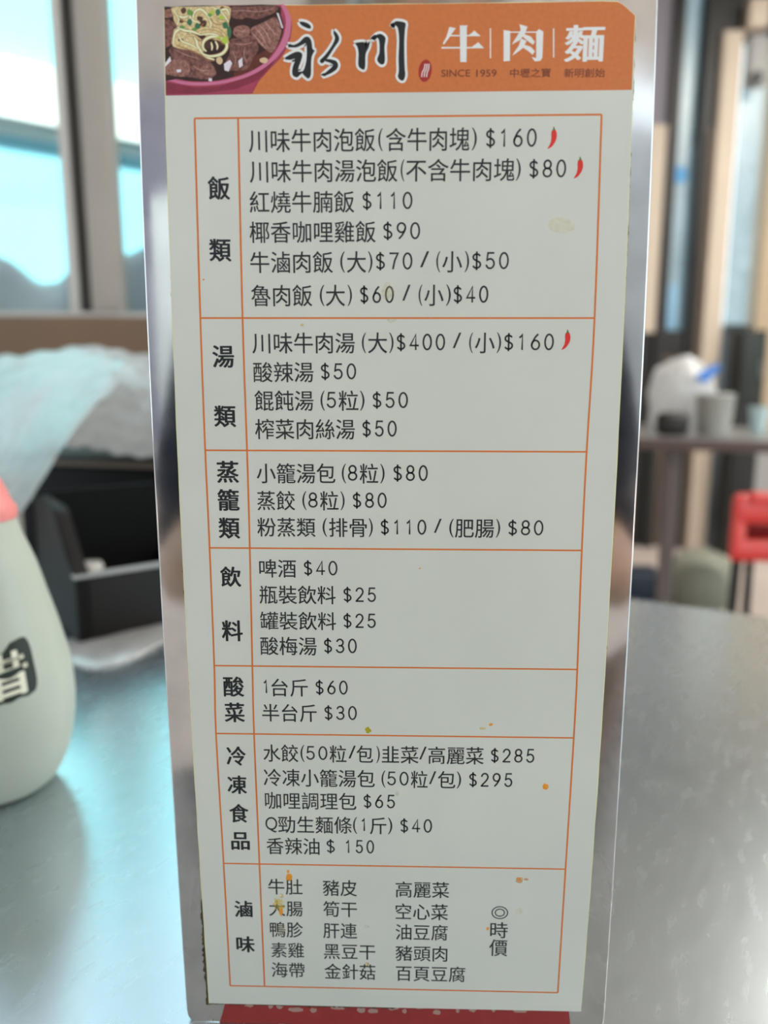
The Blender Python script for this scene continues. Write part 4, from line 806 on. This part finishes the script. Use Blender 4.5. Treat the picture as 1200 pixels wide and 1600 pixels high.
# head with face
def headmesh():
    bm = bmesh.new(); bmesh.ops.create_uvsphere(bm, u_segments=36, v_segments=24, radius=1)
    for v in bm.verts:
        x_, y_, z_ = v.co; jaw = 1-.28*max(0, -z_)**1.3
        X, Y, Z = x_*.074*jaw, y_*.092*(1-.12*max(0, -z_)), z_*.115
        if y_ > .5:
            nose = math.exp(-((x_/.13)**2+((z_+.12)/.2)**2)); Y += .020*nose
            for s in (-1, 1): Y -= .008*math.exp(-(((x_-s*.38)/.18)**2+((z_-.04)/.13)**2))
            Y += .004*math.exp(-((x_/.3)**2+((z_+.48)/.07)**2)); Y += .006*math.exp(-((x_/.35)**2+((z_+.85)/.2)**2))
        v.co = Vector((X, Y, Z))
    return bm
hd = fin('head', headmesh(), M['skin'], pn, True); hd.location = (0, .05, 1.195); hd.rotation_euler = (R(-10), 0, 0)
bm = headmesh()
bmesh.ops.delete(bm, geom=[v for v in bm.verts if v.co.y > .045 and v.co.z < .06 or v.co.z < -.05 or (v.co.y > .02 and v.co.z < .0)], context='VERTS')
for v in bm.verts: v.co *= 1.07
hr = fin('hair', bm, M['hair'], hd, True)
for s in (-1, 1):
    b_ = bmesh.new(); bmesh.ops.create_uvsphere(b_, u_segments=16, v_segments=10, radius=.0115)
    e = fin('eye', b_, M['white_ink'], hd, True); e.location = (s*.029, .076, .006)
    b_ = bmesh.new(); bmesh.ops.create_uvsphere(b_, u_segments=12, v_segments=8, radius=.0055)
    q_ = fin('pupil', b_, M['hair'], hd, True); q_.location = (s*.029, .0835, .005)
    b_ = bmesh.new(); bmesh.ops.create_uvsphere(b_, u_segments=12, v_segments=8, radius=1)
    for v in b_.verts: v.co = Vector((v.co.x*.010, v.co.y*.018, v.co.z*.030))
    e = fin('ear', b_, M['skin'], hd, True); e.location = (s*.074, -.005, -.005)
b_ = bmesh.new(); add_tube(b_, [(-.022, .086, -.055), (0, .091, -.057), (.022, .086, -.055)], [.002,.0045,.002], 8); fin('mouth', b_, M['seal'], hd, True)
# hands: palm and five fingers closing on the phone's edges (coordinates from the phone's centre)
def hand(s):
    px, py, pz = s*.060, .272, .845          # palm beside the phone
    P0 = (s*.095, .245, .80)
    skinned('palm', [(P0, (.022,.02)), ((s*.082,.260,.825), (.026,.015)), ((px,py,pz), (.026,.013)), ((s*.052,.278,.865),(.022,.011))], [(0,1),(1,2),(2,3)], M['skin'], pn)
    base = [(.852,.0), (.868,.004), (.884,.006), (.898,.008)]; ln = (.80, 1.0, 1.0, .9)
    for (z_, dy), L_ in zip(base, ln):
        a = (px-s*.004, py+.006, z_-.010); b = (px-s*.006, py+.024+dy*.3, z_); c = (px-s*.016, py+.032, z_+.004); d = (px-s*(.018+.014*L_), py+.031, z_+.006)
        skinned('finger', [(a,(.0095,.0095)),(b,(.0088,.0088)),(c,(.0080,.0080)),(d,(.0068,.0068))], [(0,1),(1,2),(2,3)], M['skin'], pn)
    skinned('thumb', [((s*.078,.258,.835),(.012,.012)),((s*.058,.258,.868),(.0105,.0105)),((s*.040,.262,.895),(.0095,.0095)),((s*.028,.265,.908),(.008,.008))], [(0,1),(1,2),(2,3)], M['skin'], pn)
hand(-1); hand(1)
ph = empty('mobile_phone', (.0, -.2285, .150), 0, 'black mobile phone held up behind the viewpoint', 'phone')
ph.rotation_euler = (R(-10.4), 0, R(1.5))
box('phone_body', -.037, .037, -.004, .004, -.080, .072, M['phone'], ph, .003)
b_ = bmesh.new(); add_tube(b_, [(.002, .004, .056), (.002, .0058, .056)], .0075, 20); fin('lens_ring', b_, M['steel_dark'], ph, True)
# chair under the photographer
cs = empty('stool', (0, -.54, FZ), 0, 'plain round stool under the seated photographer', 'stool')
lathe('seat', [(.02,.415),(.165,.415),(.17,.422),(.165,.430),(.02,.432)], M['red'], cs, 40)
for k in range(4):
    a = R(45+90*k); tube('leg', [(.13*math.cos(a), .13*math.sin(a), .425), (.17*math.cos(a), .17*math.sin(a), 0)], .011, M['chair_metal'], cs)
